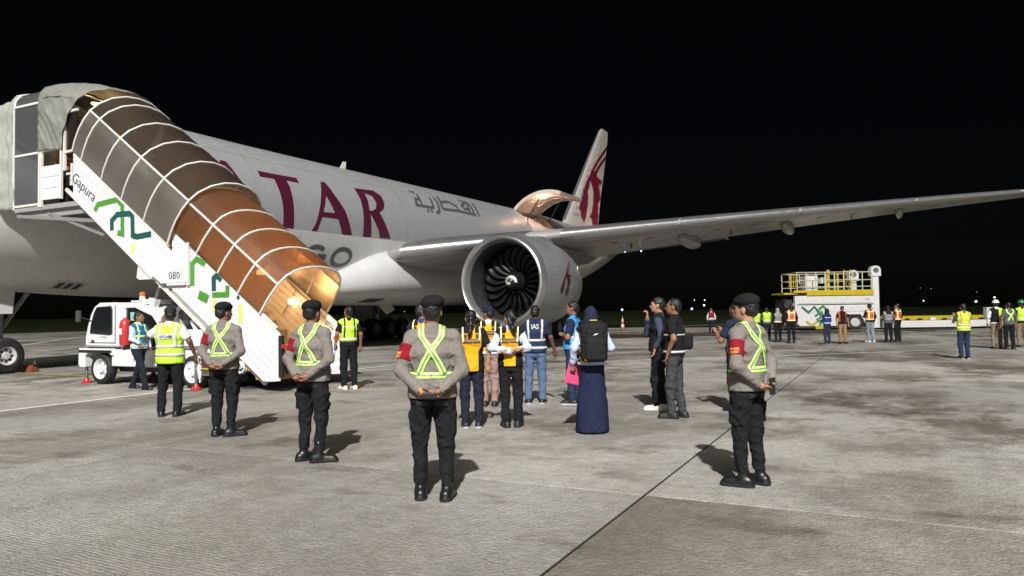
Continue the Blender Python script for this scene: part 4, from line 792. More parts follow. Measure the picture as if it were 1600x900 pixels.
# low bed reaching right
xa,xb=lx(1366),lx(1640)
lp('bed_beam',LW,('box',xa,xb,-1.35,-1.1,.12,.58),bevel=.01); lp('bed_core',DARKM,('box',xa,xb,-1.1,1.5,.2,.6)); lp('bed_rail',YELLOW,('box',xa+.6,xb,1.2,1.4,.62,.86),('box',xa+.6,lx(1530),-.4,-.3,.6,.78));  # dark metal core fills the bed behind its beam
for k in range(14): lp('bed_roller',STEEL,('tube',[(xa+1+k*.8,-1.0,.66),(xa+1+k*.8,1.1,.66)],.06,8))
for px in (1372,1438,1470,1540): lp('bed_stop',LW,('box',lx(px),lx(px)+.35,-1.2,-1.0,.6,.78),bevel=.01)
lp('bed_cabinet',LW,('box',lx(1529),lx(1542),-.9,-.5,.60,1.40),bevel=.02)
# wheel chock, traffic cone
c=empty('wheel_chock',acw(.40,6.52),ROT,'rusty red wedge chock behind the nose wheel','chock'); part('wedge',mat('chock_red',(.22,.05,.03),.7,var=.3,vs=10),c,('prism',[(-.03,.0),(.28,.0),(.24,.12),(.07,.20)],-.16,.16,'yz'),bevel=.02); part('handle',STEEL,c,('tube',[(-.1,.2,.2),(0,.22,.32),(.1,.2,.2)],.015,6))
g=gnd(973,516); k=empty('traffic_cone',g,0,'red and white banded traffic cone standing alone beyond the crowd','cone')
part('cone_base',BLACK,k,('box',-.22,.22,-.22,.22,.004,.05),bevel=.02)
for i in range(5): z0=.05+i*.22; r0=.17-.028*i; part('cone_band',mat('cone_orange',(.42,.11,.04),.6) if i%2==0 else mat('cone_white',(.75,.75,.75),.5),k,('lathe',[(z0,r0),(z0+.22,r0-.028)],18,'z'),smooth=40)
# airfield lights in the dark beyond
def glow(name,px,py,Y,r,col,e,label,cat,grp):
    p=at(px,py,Y); base=-.15; t=empty(name,(p.x,p.y,base),0,label,cat,grp); h=p.z-base
    part('pole',DARKM,t,('tube',[(0,0,0),(0,0,max(.1,h-r))],.015,5)); part('lamp',mat('glow_%s_%d'%(name,px),col,.4,emit=e,ecol=col),t,('lathe',[(-r,.001),(-r*.7,r*.7),(0,r),(r*.7,r*.7),(r,.001)],10,'z',(0,0,h)),smooth=60)
B_=(.12,.3,1); W_=(1,.9,.75)
for i,(px,py,lab) in enumerate(((972,484,'blue taxiway light glowing just right of the headscarf'),(1081,482.5,'blue taxiway light glowing above the walker in white jacket'))): glow('taxiway_light',px,py,150,.19,B_,16,lab,'airfield light','blue taxiway lights')
for i,(px,py,r,e,lab) in enumerate(((1100,477,.3,12,'warm white lamp low over the far field, right of the blue light'),(1085,469,.16,6,'small pale lamp left of a pair over the far field'),(1101,469,.2,8,'paired pale lamp above the warm white lamp far away'),(1525,471,.34,14,'bright far lamp just left of the white helmet'),(1554,464.5,.28,12,'far lamp just above the white helmet'),(1443,470,.2,9,'lone far lamp above the low loader bed'),(1455,451,.12,1.2,'faint upper far lamp over the loader bed'),(1438,450,.12,1.0,'faintest far lamp left above the loader bed'),(1526,456,.13,1.2,'dim far lamp above the bright one near the helmets'),(651,482,.25,12,'far lamp shining under the aircraft belly'),(632,487,.14,2,'faint lamp under the belly beside the wheels'))):
    glow('distant_lamp',px,py,260,r,W_,e*.35,lab,'lamp','far lamps on the dark horizon')
# floodlight mast behind the viewer that lights the apron
_=0
ms=empty('floodlight_mast',(MAST.x,MAST.y-1.6,-.15),0,'tall grey floodlight mast standing behind the viewer','mast'); part('pole',STEEL,ms,('tube',[(0,0,0),(0,0,72)],[.45,.2],14)); part('crossarm',STEEL,ms,('box',-2.2,2.2,-.1,.1,71.6,71.8))
for k in range(6): part('lamp_head',DARKM,ms,('box',-2.2+k*.8,-1.8+k*.8,-.3,.2,72.25,72.7),bevel=.03)
# ================================================================ people: bodies and clothes from smooth distance fields
def V3(*a): return np.array(a,float)
def P_cap(a,b,ra,rb=None): return ('cap',V3(*a),V3(*b),ra,ra if rb is None else rb)
def P_ell(c,r,M=None): return ('ell',V3(*c),V3(*r),M)
def P_ec(a,b,r0,r1): return ('ec',V3(*a),V3(*b),r0,r1)
def P_box(c,h,r,M=None): return ('box',V3(*c),V3(*h),r,M)
def sd(p,x,y,z):
    k=p[0]
    if k=='cap':
        _,a,b,ra,rb=p; d=b-a; L=float(d@d)+1e-9; t=np.clip(((x-a[0])*d[0]+(y-a[1])*d[1]+(z-a[2])*d[2])/L,0,1)
        return np.sqrt((x-a[0]-t*d[0])**2+(y-a[1]-t*d[1])**2+(z-a[2]-t*d[2])**2)-(ra+t*(rb-ra))
    if k=='ec':
        _,a,b,r0,r1=p; t=np.clip((z-a[2])/(b[2]-a[2]),0,1); rx=r0[0]+t*(r1[0]-r0[0]); ry=r0[1]+t*(r1[1]-r0[1]); zz=z-(a[2]+t*(b[2]-a[2])); rm=np.minimum(rx,ry)
        return (np.sqrt(((x-a[0]-t*(b[0]-a[0]))/rx)**2+((y-a[1]-t*(b[1]-a[1]))/ry)**2+(zz/(rm*.55))**2)-1)*rm
    c=p[1]; dx,dy,dz=x-c[0],y-c[1],z-c[2]; M=p[3] if k=='ell' else p[4]
    if M is not None: dx,dy,dz=(M[0,0]*dx+M[1,0]*dy+M[2,0]*dz, M[0,1]*dx+M[1,1]*dy+M[2,1]*dz, M[0,2]*dx+M[1,2]*dy+M[2,2]*dz)
    if k=='ell':
        r=p[2]; q=np.sqrt((dx/r[0])**2+(dy/r[1])**2+(dz/r[2])**2); return (q-1)*min(r)
    h,r=p[2],p[3]; qx,qy,qz=np.abs(dx)-h[0]+r,np.abs(dy)-h[1]+r,np.abs(dz)-h[2]+r
    return np.sqrt(np.maximum(qx,0)**2+np.maximum(qy,0)**2+np.maximum(qz,0)**2)+np.minimum(np.maximum(qx,np.maximum(qy,qz)),0)-r
def bb(p):
    k=p[0]
    if k=='cap': return np.minimum(p[1]-p[3],p[2]-p[4]),np.maximum(p[1]+p[3],p[2]+p[4])
    if k=='ec':
        m=max(p[3][0],p[4][0]); n_=max(p[3][1],p[4][1]); e=V3(m,n_,.08); return np.minimum(p[1],p[2])-e,np.maximum(p[1],p[2])+e
    r=p[2] if (p[3] if k=='ell' else p[4]) is None else np.full(3,np.linalg.norm(p[2])); return p[1]-r,p[1]+r
_NL=np.random.default_rng(3).random((32,32,32)).astype(np.float32)
def noise3(x,y,z):
    x,y,z=np.broadcast_arrays(x,y,z); xi,yi,zi=np.floor(x).astype(np.int32),np.floor(y).astype(np.int32),np.floor(z).astype(np.int32)
    fx,fy,fz=[(t*t*(3-2*t)).astype(np.float32) for t in (x-xi,y-yi,z-zi)]; g=lambda i,j,k:_NL[(xi+i)&31,(yi+j)&31,(zi+k)&31]
    a=g(0,0,0)*(1-fx)+g(1,0,0)*fx; b=g(0,1,0)*(1-fx)+g(1,1,0)*fx; c=g(0,0,1)*(1-fx)+g(1,0,1)*fx; d=g(0,1,1)*(1-fx)+g(1,1,1)*fx
    return (a*(1-fy)+b*fy)*(1-fz)+(c*(1-fy)+d*fy)*fz
class Fld:
    def __init__(s): s.ops=[]; s.planes=[]; s.wr=None
    def u(s,*ps,k=.02): s.ops+=[('u',p,k) for p in ps]; return s
    def sub(s,*ps,k=.01): s.ops+=[('s',p,k) for p in ps]; return s
    def clip(s,n,d): s.planes.append((V3(*n),d)); return s   # keep n.p<=d
    def wrinkle(s,amp,seed,f=26,zf=1.0): s.wr=(amp,seed,f/3.2,zf); return s
    def _fin(s,F,x,y,z):
        if s.wr:
            a,sd0,f,zf=s.wr; o=sd0*7.13
            w1=noise3((x+.35*z+o)*f,(y-.25*z+o)*f,(z+.2*x)*f*1.25*zf+o); w2=noise3((x-.5*z-o)*f*2.3,(y+.3*z)*f*2.3+o,(z-.3*x)*f*2.0*zf)
            F=F-a*(1.5*(1-np.abs(2*w1-1)*1.6)+.7*(1-np.abs(2*w2-1)*1.6)-1.25)
        for n,d in s.planes: F=np.maximum(F,n[0]*x+n[1]*y+n[2]*z-d)
        return F
    def ev(s,x,y,z):
        F=np.full(np.broadcast(x,y,z).shape,9.)
        for o,p,k in s.ops:
            d=sd(p,x,y,z)
            if o=='u': h=np.maximum(k-np.abs(F-d),0)/k; F=np.minimum(F,d)-h*h*k/4
            else: d=-d; h=np.maximum(k-np.abs(F-d),0)/k; F=np.maximum(F,d)+h*h*k/4
        return s._fin(F,x,y,z)
    def mesh(s,h):
        lo=np.full(3,9.); hi=np.full(3,-9.)
        for o,p,k in s.ops:
            if o=='u': a,b=bb(p); lo=np.minimum(lo,a); hi=np.maximum(hi,b)
        lo-=.03; hi+=.03; n=np.ceil((hi-lo)/h).astype(int)+1
        ax=[(lo[i]+h*np.arange(n[i])).astype(np.float32) for i in range(3)]
        F=np.full(n,.5,np.float32); x,y,z=ax[0][:,None,None],ax[1][None,:,None],ax[2][None,None,:]
        for o,p,k in s.ops:
            a,b=bb(p); m=k+.03; i0=np.maximum(((a-m-lo)/h).astype(int),0); i1=np.minimum(((b+m-lo)/h).astype(int)+2,n)
            if (i1<=i0).any(): continue
            sl=tuple(slice(i0[i],i1[i]) for i in range(3)); d=sd(p,x[sl[0]],y[:,sl[1]],z[:,:,sl[2]]).astype(np.float32); f=F[sl]
            if o=='u': q=np.maximum(k-np.abs(f-d),0)/k; F[sl]=np.minimum(f,d)-q*q*k/4
            else: d=-d; q=np.maximum(k-np.abs(f-d),0)/k; F[sl]=np.maximum(f,d)+q*q*k/4
        F=s._fin(F,x,y,z).astype(np.float32); return nets(F,lo,h)
_CO=np.array([(i,j,k) for i in (0,1) for j in (0,1) for k in (0,1)])
_ED=[(a,b) for a in range(8) for b in range(a+1,8) if np.abs(_CO[a]-_CO[b]).sum()==1]
def nets(F,lo,h):
    I=F<0; n=F.shape; c=np.zeros((n[0]-1,n[1]-1,n[2]-1),np.int8)
    for a in _CO: c+=I[a[0]:n[0]-1+a[0],a[1]:n[1]-1+a[1],a[2]:n[2]-1+a[2]]
    act=np.argwhere((c>0)&(c<8)); N_=len(act)
    val=np.stack([F[act[:,0]+a[0],act[:,1]+a[1],act[:,2]+a[2]] for a in _CO],1); pos=np.zeros((N_,3)); cnt=np.zeros(N_)
    for a,b in _ED:
        va,vb=val[:,a],val[:,b]; m=(va<0)!=(vb<0); t=np.where(m,va/np.where(m,va-vb,1),0); pos+=m[:,None]*(_CO[a]+t[:,None]*(_CO[b]-_CO[a])); cnt+=m
    V=lo+(act+pos/cnt[:,None])*h; idx=np.full(c.shape,-1,np.int32); idx[act[:,0],act[:,1],act[:,2]]=np.arange(N_); Q=[]
    for ax in range(3):
        s0=[slice(1,n[i]-1) for i in range(3)]; s1=list(s0); s0[ax]=slice(0,n[ax]-1); s1[ax]=slice(1,n[ax]); A_,B_2=I[tuple(s0)],I[tuple(s1)]
        e=np.argwhere(A_!=B_2); 
        if not len(e): continue
        g=e.copy(); 
        for i in range(3):
            if i!=ax: g[:,i]+=1
        o=[i for i in range(3) if i!=ax]; d1=np.zeros(3,int); d1[o[0]]=1; d2=np.zeros(3,int); d2[o[1]]=1
        q=np.stack([idx[tuple((g-k).T)] for k in (d1+d2,d2,0*d1,d1)],1); ins=A_[tuple(e.T)]
        if ax==1: ins=~ins
        q[~ins]=q[~ins][:,::-1]; Q.append(q)
    Q=np.concatenate(Q); Q=Q[(Q>=0).all(1)]; return V,Q
def np_mesh(name,V,Q,mats,parent,mi=None):
    me=bpy.data.meshes.new(name); me.vertices.add(len(V)); me.vertices.foreach_set('co',V.astype(np.float32).ravel()); me.loops.add(len(Q)*4); me.loops.foreach_set('vertex_index',Q.astype(np.int32).ravel())
    me.polygons.add(len(Q)); me.polygons.foreach_set('loop_start',np.arange(0,len(Q)*4,4,dtype=np.int32)); me.polygons.foreach_set('use_smooth',np.ones(len(Q),bool))
    for m in (mats if isinstance(mats,(list,tuple)) else [mats]): me.materials.append(m)
    if mi is not None: me.polygons.foreach_set('material_index',mi.astype(np.int32))
    me.update(calc_edges=True); o=bpy.data.objects.new(name,me); COL.objects.link(o); o.parent=parent; return o
def cloth(name,f,h,m,parent,mifn=None):
    V,Q=f.mesh(h); mi=None
    if mifn is not None: c=V[Q].mean(1); mi=mifn(c)
    return np_mesh(name,V,Q,m,parent,mi)
def project(f,O,D,far=.55,step=.004):
    # march from outside towards O along -D; first hit of the field
    O=np.array(O,float); D=np.array(D,float); D/=np.linalg.norm(D,axis=1)[:,None]; ts=np.arange(far,-.12,-step); P=O[:,None,:]+D[:,None,:]*ts[None,:,None]
    F=f.ev(P[...,0],P[...,1],P[...,2]); hit=F<.0; k=np.argmax(hit,1); ok=hit.any(1); r=P[np.arange(len(O)),k]; r[~ok]=O[~ok]; return r,ok
def ribbon(name,f,path,w,mats,parent,off=.006,cols=(0,),sub=5):
    # path: list of (x, height of ray origin, angle: 0 back, 90 up, 180 front), densified; drapes a strip on the field
    pa=np.array(path,float); n=len(pa); T=np.linspace(0,n-1,(n-1)*sub+1); C=np.stack([np.interp(T,np.arange(n),pa[:,i]) for i in range(3)],1)
    # arc-like tangent in the unrolled (x, s) plane
    ang=np.radians(C[:,2]); sx=C[:,0]; ss=C[:,1]+.14*ang; tx=np.gradient(sx); tsn=np.gradient(ss); L=np.hypot(tx,tsn)+1e-9; nx,ns=-tsn/L,tx/L
    nc=len(cols)+1; V=[]
    for c in range(nc):
        e=(c/(nc-1)-.5)*w; x=sx+nx*e; s_=ns*e; a=ang.copy(); hz_=C[:,1].copy(); flat=(ang<.02)|(ang>3.12); hz_=np.where(flat,hz_+s_*np.where(ang>3.12,-1,1),hz_); a=np.where(flat,a,a+s_/.14)
        D=np.stack([0*a,-np.cos(a),np.sin(a)],1); O=np.stack([x,0*a,hz_],1); r,ok=project(f,O,D); V.append(r+D*off)
    V=np.stack(V,1).reshape(-1,3); m=len(C); b=MB(); b.v=[tuple(v) for v in V]
    for i in range(m-1):
        for c in range(nc-1): b.f.append((i*nc+c,i*nc+c+1,(i+1)*nc+c+1,(i+1)*nc+c)); b.m.append(cols[c])
    return b.build(name,mats,parent,smooth=60,solid=.003)
def band(name,f,z,w,mats,parent,off=.006,cols=(0,),a0=0,a1=360,n=56,cx=0,cy=0):
    V=[]; A_=np.radians(np.linspace(a0,a1,n)); nc=len(cols)+1
    for c in range(nc):
        e=(c/(nc-1)-.5)*w; D=np.stack([np.sin(A_),-np.cos(A_),0*A_],1); O=np.stack([0*A_+cx,0*A_+cy,0*A_+z+e],1); r,ok=project(f,O,D); V.append(r+D*off)
    V=np.stack(V,1).reshape(-1,3); b=MB(); b.v=[tuple(v) for v in V]
    for i in range(n-1):
        for c in range(nc-1): b.f.append((i*nc+c,i*nc+c+1,(i+1)*nc+c+1,(i+1)*nc+c)); b.m.append(cols[c])
    return b.build(name,mats,parent,smooth=60,solid=.003)
def stamp(name,f,v,fc,x0,z0,m,parent,off=.008,front=False,cut=.03):
    # a flat print laid on the back (or front) of a garment
    v,fc=cut2d(v,fc,cut); sg=1 if front else -1; a=np.array(v); xs=x0+(a[:,0] if not front else -a[:,0]); O=np.stack([xs,0*xs,z0+a[:,1]],1); D=np.stack([0*xs,0*xs+sg,0*xs],1); r,ok=project(f,O,D)
    b=MB(); b.add(r+D*off,fc); return b.build(name,m,parent)
rect=lambda w,h:([(-w/2,-h/2),(w/2,-h/2),(w/2,h/2),(-w/2,h/2)],[(0,1,2,3)])
SKIN={}
def skin_m(t): 
    c={'m':(.26,.125,.075),'l':(.42,.23,.15),'d':(.13,.062,.04)}[t]; return mat('skin_'+t,c,.5,var=.1,vs=14,spec=.4)
HAIR=mat('hair_black',(.010,.009,.009),.45,var=.4,vs=60,bump=.6,bs=120,stretch=(1,1,.25)); BERET=fabric('beret_black',(.012,.012,.014)); BOOT=mat('boot_leather',(.010,.010,.011),.36,spec=.5,rvar=.1,vs=12); SOLE=mat('shoe_sole',(.55,.55,.53),.7); SOLEK=mat('shoe_sole_black',(.012,.012,.012),.8)
LIME=mat('hivis_lime',(.48,.80,.05),.7,bump=.3,bs=80); LIMEB=mat('hivis_bright',(.56,.98,.20),.55); SILV=mat('reflective_tape',(.62,.62,.60),.4,var=.06,vs=20); SILG=mat('tape_grey',(.22,.26,.20),.5); ORNG=mat('hivis_orange',(.62,.10,.02),.75,bump=.3,bs=80); ORB=mat('hivis_orange_pale',(.80,.30,.10),.6); PALEY=mat('tape_pale_yellow',(.85,.85,.45),.5)
EYE=mat('eye_dark',(.02,.015,.012),.15)
ARM={'down':lambda s:((s*.25,-.03,1.14),(s*.265,.045,.90),(0,.12,-1),.5),
 'back':lambda s:((s*.262,-.075,1.10),(s*.070,-.190-.02*(s>0),.915+.02*(s>0)),(-s*.9,-.12,-.30),.55),
 'backhigh':lambda s:((s*.27,-.09,1.17),(-s*.04,-.18-.035*(s>0),1.13-.025*(s>0)),(-s,-.02,.04),.5),
 'pocket':lambda s:((s*.27,-.07,1.15),(s*.215,.035,.945),(-s*.12,.25,-1),.9),
 'phone':lambda s:((s*.23,.13,1.15),(s*.10,.30,1.33),(-s*.15,.25,1),1.1),
 'face':lambda s:((s*.33,.12,1.27),(s*.13,.22,1.51),(-s*.45,.1,.85),.9),
 'fist':lambda s:((s*.23,.19,1.16),(s*.08,.17,1.41),(-s*.1,-.05,1),1.6),
 'cross':lambda s:((s*.25,.03,1.12),(-s*.03,.165+.03*(s>0),1.15+.03*(s>0)),(-s,-.25,.12),.8),
 'hold':lambda s:((s*.245,-.05,1.15),(s*.255,.06,.935),(-s*.05,.12,-1),1.0),
 'chest':lambda s:((s*.24,.03,1.14),(s*.10,.25,1.16),(-s*.35,.9,.15),.9),
 'side':lambda s:((s*.31,-.02,1.17),(s*.36,.08,.95),(s*.15,.25,-1),.4)}
def person(feet,top,yaw,label,group,shirt,trous,shoes,head='short',sleeve='long',g=1.0,arms=('down','down'),legs=((-.11,0,8),(.11,0,-8)),hyaw=0,hpitch=0,skin='m',hem=.90,collar=True,vest=None,officer=False,skirt=None,extra=None,nav=None,soles=None,seed=1,z0=0,cap=None,lean=0):
    if isinstance(feet,Vector): P=feet
    else: P=gnd(*feet)
    d=P.length; h=min(.0165,max(.0068,d*.00108)); hh=min(.0125,max(.006,h*.78))
    TOT={'beret':1.748,'cap':1.74,'helmet':1.765,'hijab':1.735}.get(head,1.728)
    rt=empty('person',P,R_(yaw),label,'person',group)
    if top is not None:
        t=at(feet[0],top,P.y); k=(t.z-P.z)/TOT
    else: k=1.0
    k=min(1.12,max(.84,k)); rt.scale=(k,k,k)
    lg=[]; sd_=(-1,1)
    for i,s in enumerate(sd_):
        fx,fy,fyaw=legs[i]; hip=V3(s*.088*g**.5,0,.90); ank=V3(fx,fy-.02,.095); kn=(hip*.47+ank*.53)+V3(s*.01,.028+.10*max(0,abs(fy)-.05),0); lg.append((hip,kn,ank,R_(fyaw)))
    ar=[]
    for i,s in enumerate(sd_):
        a=arms[i]; E_,W_,Hd,cu=(ARM[a](s) if isinstance(a,str) else a); ar.append((V3(s*.172*g**.6,-.014,1.372),V3(*E_),V3(*W_),V3(*Hd)/np.linalg.norm(Hd),cu))
    cy,sy,cp,sp=math.cos(R_(hyaw)),math.sin(R_(hyaw)),math.cos(R_(hpitch)),math.sin(R_(hpitch)); HM=np.array([[cy,-sy,0],[sy,cy,0],[0,0,1]])@np.array([[1,0,0],[0,cp,-sp],[0,sp,cp]]); HC=V3(0,.0,1.53)
    def hp_(x,y,z): return HC+HM@(V3(x,y,z)-HC)
    def torso(off): return [P_ec((0,0,.90),(0,0,1.03),(.158*g+off,.116*g+off),(.150*g+off,.110*g**1.4+off)),P_ec((0,0,1.03),(0,-.006,1.25),(.150*g+off,.110*g**1.4+off),(.168*g+off,.118*g+off)),P_ec((0,-.006,1.25),(0,-.016,1.37),(.168*g+off,.118*g+off),(.140+off,.082+off)),P_cap((-.148*g**.5,-.014,1.372),(.148*g**.5,-.014,1.372),.046+off),P_cap((-.045,-.020,1.445),(-.150*g**.5,-.014,1.385),.030+off,.040+off),P_cap((.045,-.020,1.445),(.150*g**.5,-.014,1.385),.030+off,.040+off)]
    # --- body
    B=Fld(); B.u(*torso(-.012),k=.05); B.u(P_cap((0,-.018,1.40),tuple(hp_(0,-.012,1.55)),.056,.052),k=.04)
    for hip,kn,ank,fy in lg:
        B.u(P_cap(hip,kn,.076*g**.5,.046),P_cap(kn,ank,.046,.030),k=.03); B.u(P_cap(ank-V3(0,0,.03),ank+V3(-math.sin(fy)*.12,math.cos(fy)*.12,-.05),.034,.026),k=.03)
    for j,(S,E_,W_,Hd,cu) in enumerate(ar):
        s=sd_[j]; B.u(P_cap(S,E_,.050*g**.5,.040),P_cap(E_,W_,.040,.027),k=.025)
        # palm and fingers
        up=V3(0,0,1) if abs(Hd[2])<.8 else V3(0,1,0); sx=np.cross(Hd,up); sx/=np.linalg.norm(sx); nn=np.cross(sx,Hd)
        # palm faces the body: pick curl direction
        cdir=nn if np.dot(nn,V3(-s*.6,.35,0)-0)>0 else -nn
        if isinstance(arms[j],str) and arms[j].startswith('back'): cdir=nn if np.dot(nn,V3(0,-1,.2))>0 else -nn
        pe=W_+Hd*.085; 
        for q in (-.026,-.009,.009,.026): B.u(P_cap(W_+Hd*.012+sx*q*.7,pe+sx*q,.0135,.0125),k=.014)
        for q,(o_,L) in enumerate(((-.030,.064),(-.0105,.078),(.0105,.074),(.030,.058))):
            a=pe+sx*o_; c1=cu*.55; c2=cu*1.25; p1=a+(Hd*math.cos(c1)+cdir*math.sin(c1))*L*.52; p2=p1+(Hd*math.cos(c2)+cdir*math.sin(c2))*L*.48; B.u(P_cap(a,p1,.0098,.0090),P_cap(p1,p2,.0088,.0072),k=.004)
        tb=W_+Hd*.03+sx*(.024*(-s if True else s)); t1=tb+(Hd*.7+sx*(-s)*.6+cdir*.45)*.036; t2=t1+(Hd*.8+cdir*.6)*.030; B.u(P_cap(tb,t1,.0125,.0105),P_cap(t1,t2,.0102,.008),k=.008)
    B.u(P_ell(hp_(0,-.006,1.622),(.076,.096,.098),HM),P_ell(hp_(0,.032,1.572),(.062,.070,.082),HM),k=.03); B.u(P_ell(hp_(0,.062,1.530),(.034,.030,.028),HM),k=.03); B.u(P_cap(hp_(0,.092,1.612),hp_(0,.114,1.578),.010,.0135),k=.014); B.u(P_ell(hp_(0,.096,1.548),(.022,.010,.008),HM),k=.008); B.u(P_ell(hp_(0,.088,1.636),(.052,.014,.010),HM),k=.012)
    B.sub(P_ell(hp_(-.031,.101,1.612),(.017,.012,.010),HM),P_ell(hp_(.031,.101,1.612),(.017,.012,.010),HM),k=.012)
    for s in sd_: B.u(P_ell(hp_(s*.079,-.004,1.590),(.011,.022,.033),HM),k=.008)
    cloth('body',B,hh,skin_m(skin),rt)
    if d<30:
        for s in sd_: part('eye',EYE,rt,('lathe',[(-.006,.001),(-.004,.007),(0,.010),(.004,.007),(.006,.001)],8,'z'),loc=tuple(hp_(s*.031,.0945,1.612)),smooth=60)
    # --- shirt
    T=Fld().u(*torso(.012),k=.05)
    for p in torso(.012)[:1]: T.u(P_ec((0,0,.84),(0,0,1.0),(.172*g+.018,.128*g+.018),(.160*g+.020,.116*g+.020)),k=.05)
    S_=Fld(); S_.ops=list(T.ops)
    for S,E_,W_,Hd,cu in ar:
        if sleeve=='long': S_.u(P_cap(S,E_,.060*g**.5,.053),P_cap(E_,W_-Hd*.0,.052,.038),k=.035)
        else: S_.u(P_cap(S,S+(E_-S)*.66,.062*g**.5,.062),k=.035)
    if collar: S_.u(P_ec((0,-.018,1.43),(0,-.016,1.475),(.078,.075),(.070,.068)),k=.02)
    S_.clip((0,0,-1),-hem); T.clip((0,0,-1),-hem); 
    if sleeve=='short':
        pass
    S_.wrinkle(.0052,seed,36); T.wrinkle(.0052,seed,36); 
    # keep the wrists out of the cuffs
    for S,E_,W_,Hd,cu in ar:
        S_.sub(P_cap(W_+Hd*.022,W_+Hd*.16,.048,.055),k=.004)
        if sleeve=='short':
            dr=(E_-S)/np.linalg.norm(E_-S); c0=S+(E_-S)*.66; S_.sub(P_cap(c0+dr*.055,c0+dr*.09,.055),k=.004)
    so=cloth('shirt',S_,h,shirt,rt)
    TF=T
    # --- trousers or skirt
    if skirt is None:
        Q=Fld().u(P_ec((0,0,.86),(0,0,1.0),(.163*g,.122*g),(.155*g,.115*g)),k=.04)
        zc_=.135 if officer else .07
        for hip,kn,ank,fy in lg:
            lo_=V3(ank[0],ank[1],zc_)
            Q.u(P_cap(hip+V3(0,0,-.01),kn,.100*g**.5,.074),P_cap(kn,ank+V3(0,0,.0),.074 if not officer else .070,.062 if not officer else .053),k=.03)
            if officer:
                sgn=np.sign(hip[0]); mid=hip*.45+kn*.55; Q.u(P_box(mid+V3(sgn*.075,0,-.02),(.014,.070,.090),.012),k=.02); Q.u(P_box(mid+V3(sgn*.083,0,.055),(.014,.074,.026),.008),k=.008)
        Q.clip((0,0,-1),-zc_).wrinkle(.0085,seed+5,36,.9); to=cloth('trousers',Q,h,trous,rt); 
    else:
        Q=Fld().u(P_ec((0,0,.88),(0,0,1.02),(.165*g,.125*g),(.15*g,.112*g)),P_ec((0,.0,.03),(0,0,.92),(skirt,.20),(.172*g,.13*g)),k=.03); Q.clip((0,0,-1),-.025).wrinkle(.012,seed+5,18,.05); to=cloth('skirt',Q,h,trous,rt); QF=Q
    # --- shoes
    for hip,kn,ank,fy in lg:
        dr=V3(-math.sin(fy),math.cos(fy),0); b0=V3(ank[0],ank[1],0); f=Fld(); f.u(P_cap(b0-dr*.045+V3(0,0,.05),b0+dr*.145+V3(0,0,.040),.050,.043),k=.02); f.u(P_cap(b0+V3(0,0,.05),b0+V3(0,0,.20 if officer else .095),.050,.043 if officer else .046),k=.03); f.u(P_cap(b0-dr*.05+V3(0,0,.018),b0+dr*.16+V3(0,0,.018),.053,.048),k=.006); f.clip((0,0,-1),0)
        cloth('boot' if officer else 'shoe',f,hh,[shoes,soles or SOLEK],rt,lambda c:(c[:,2]<.026).astype(int))
    # --- head gear
    def hairf(kind):
        H=Fld(); H.u(P_ell(hp_(0,-.014,1.632),(.084,.103,.099),HM),k=.02); n=HM@V3(0,.78,-.62); c0=hp_(0,.045,1.615)
        if kind!='long': H.u(P_ell(hp_(0,-.052,1.575),(.064,.058,.052),HM),k=.03)
        H.clip(n,float(n@c0)); H.wrinkle(.004,seed+9,60); return H
    if head in ('short','pony','braid','cap','beret','helmet'):
        H=hairf('s')
        if head in ('beret','cap','helmet'): H.planes.append((V3(0,0,1),float(hp_(0,-.08,1.65)[2])))
        if head in ('pony','braid'):
            H.u(P_cap(hp_(0,-.11,1.62),hp_(0,-.135,1.60),.030,.034),k=.02)
            if head=='pony': ch=[(0,-.135,1.60),(.03,-.165,1.53),(.06,-.165,1.45),(.07,-.150,1.40)]
            else: ch=[(0,-.125,1.58),(-.01,-.150,1.50),(-.02,-.160,1.40),(-.03,-.155,1.30),(-.035,-.15,1.22)]
            for a,b in zip(ch[:-1],ch[1:]): H.u(P_cap(a,b,.036,.030),k=.02)
        cloth('hair',H,hh,HAIR,rt)
    if head=='beret':
        tl=R_(-9); M2=HM@np.array([[math.cos(tl),0,math.sin(tl)],[0,1,0],[-math.sin(tl),0,math.cos(tl)]]); H=Fld().u(P_ell(hp_(.010,-.012,1.684),(.095,.104,.064),M2),P_ell(hp_(0,-.008,1.668),(.090,.107,.055),HM),k=.03).wrinkle(.003,seed,24); H.sub(P_ell(hp_(0,0,1.585),(.077,.094,.075),HM),k=.005); cloth('beret',H,hh,BERET,rt)
        Bn=Fld().u(P_ell(hp_(0,-.006,1.655),(.088,.107,.020),HM),k=.01); cloth('beret_band',Bn,hh,mat('beret_band',(.008,.008,.009),.35),rt)
    if head=='cap':
        H=Fld().u(P_ell(hp_(0,-.006,1.655),(.091,.110,.088),HM),k=.02); H.clip((0,0,-1),-float(hp_(0,0,1.645)[2])); H.u(P_ell(hp_(0,.125,1.648),(.070,.075,.010),HM),k=.012); H.planes=[(V3(0,0,-1),-float(hp_(0,.06,1.632)[2]))]; cloth('cap',H,hh,cap or BERET,rt)
    if head=='helmet':
        H=Fld().u(P_ell(hp_(0,-.004,1.650),(.112,.132,.118),HM),P_cap(hp_(0,-.10,1.70),hp_(0,.08,1.74),.022,.02),k=.02); H.u(P_ell(hp_(0,.02,1.648),(.125,.155,.012),HM),k=.012); H.clip((0,0,-1),-float(hp_(0,0,1.640)[2])); cloth('helmet',H,hh,cap or WHITE,rt)
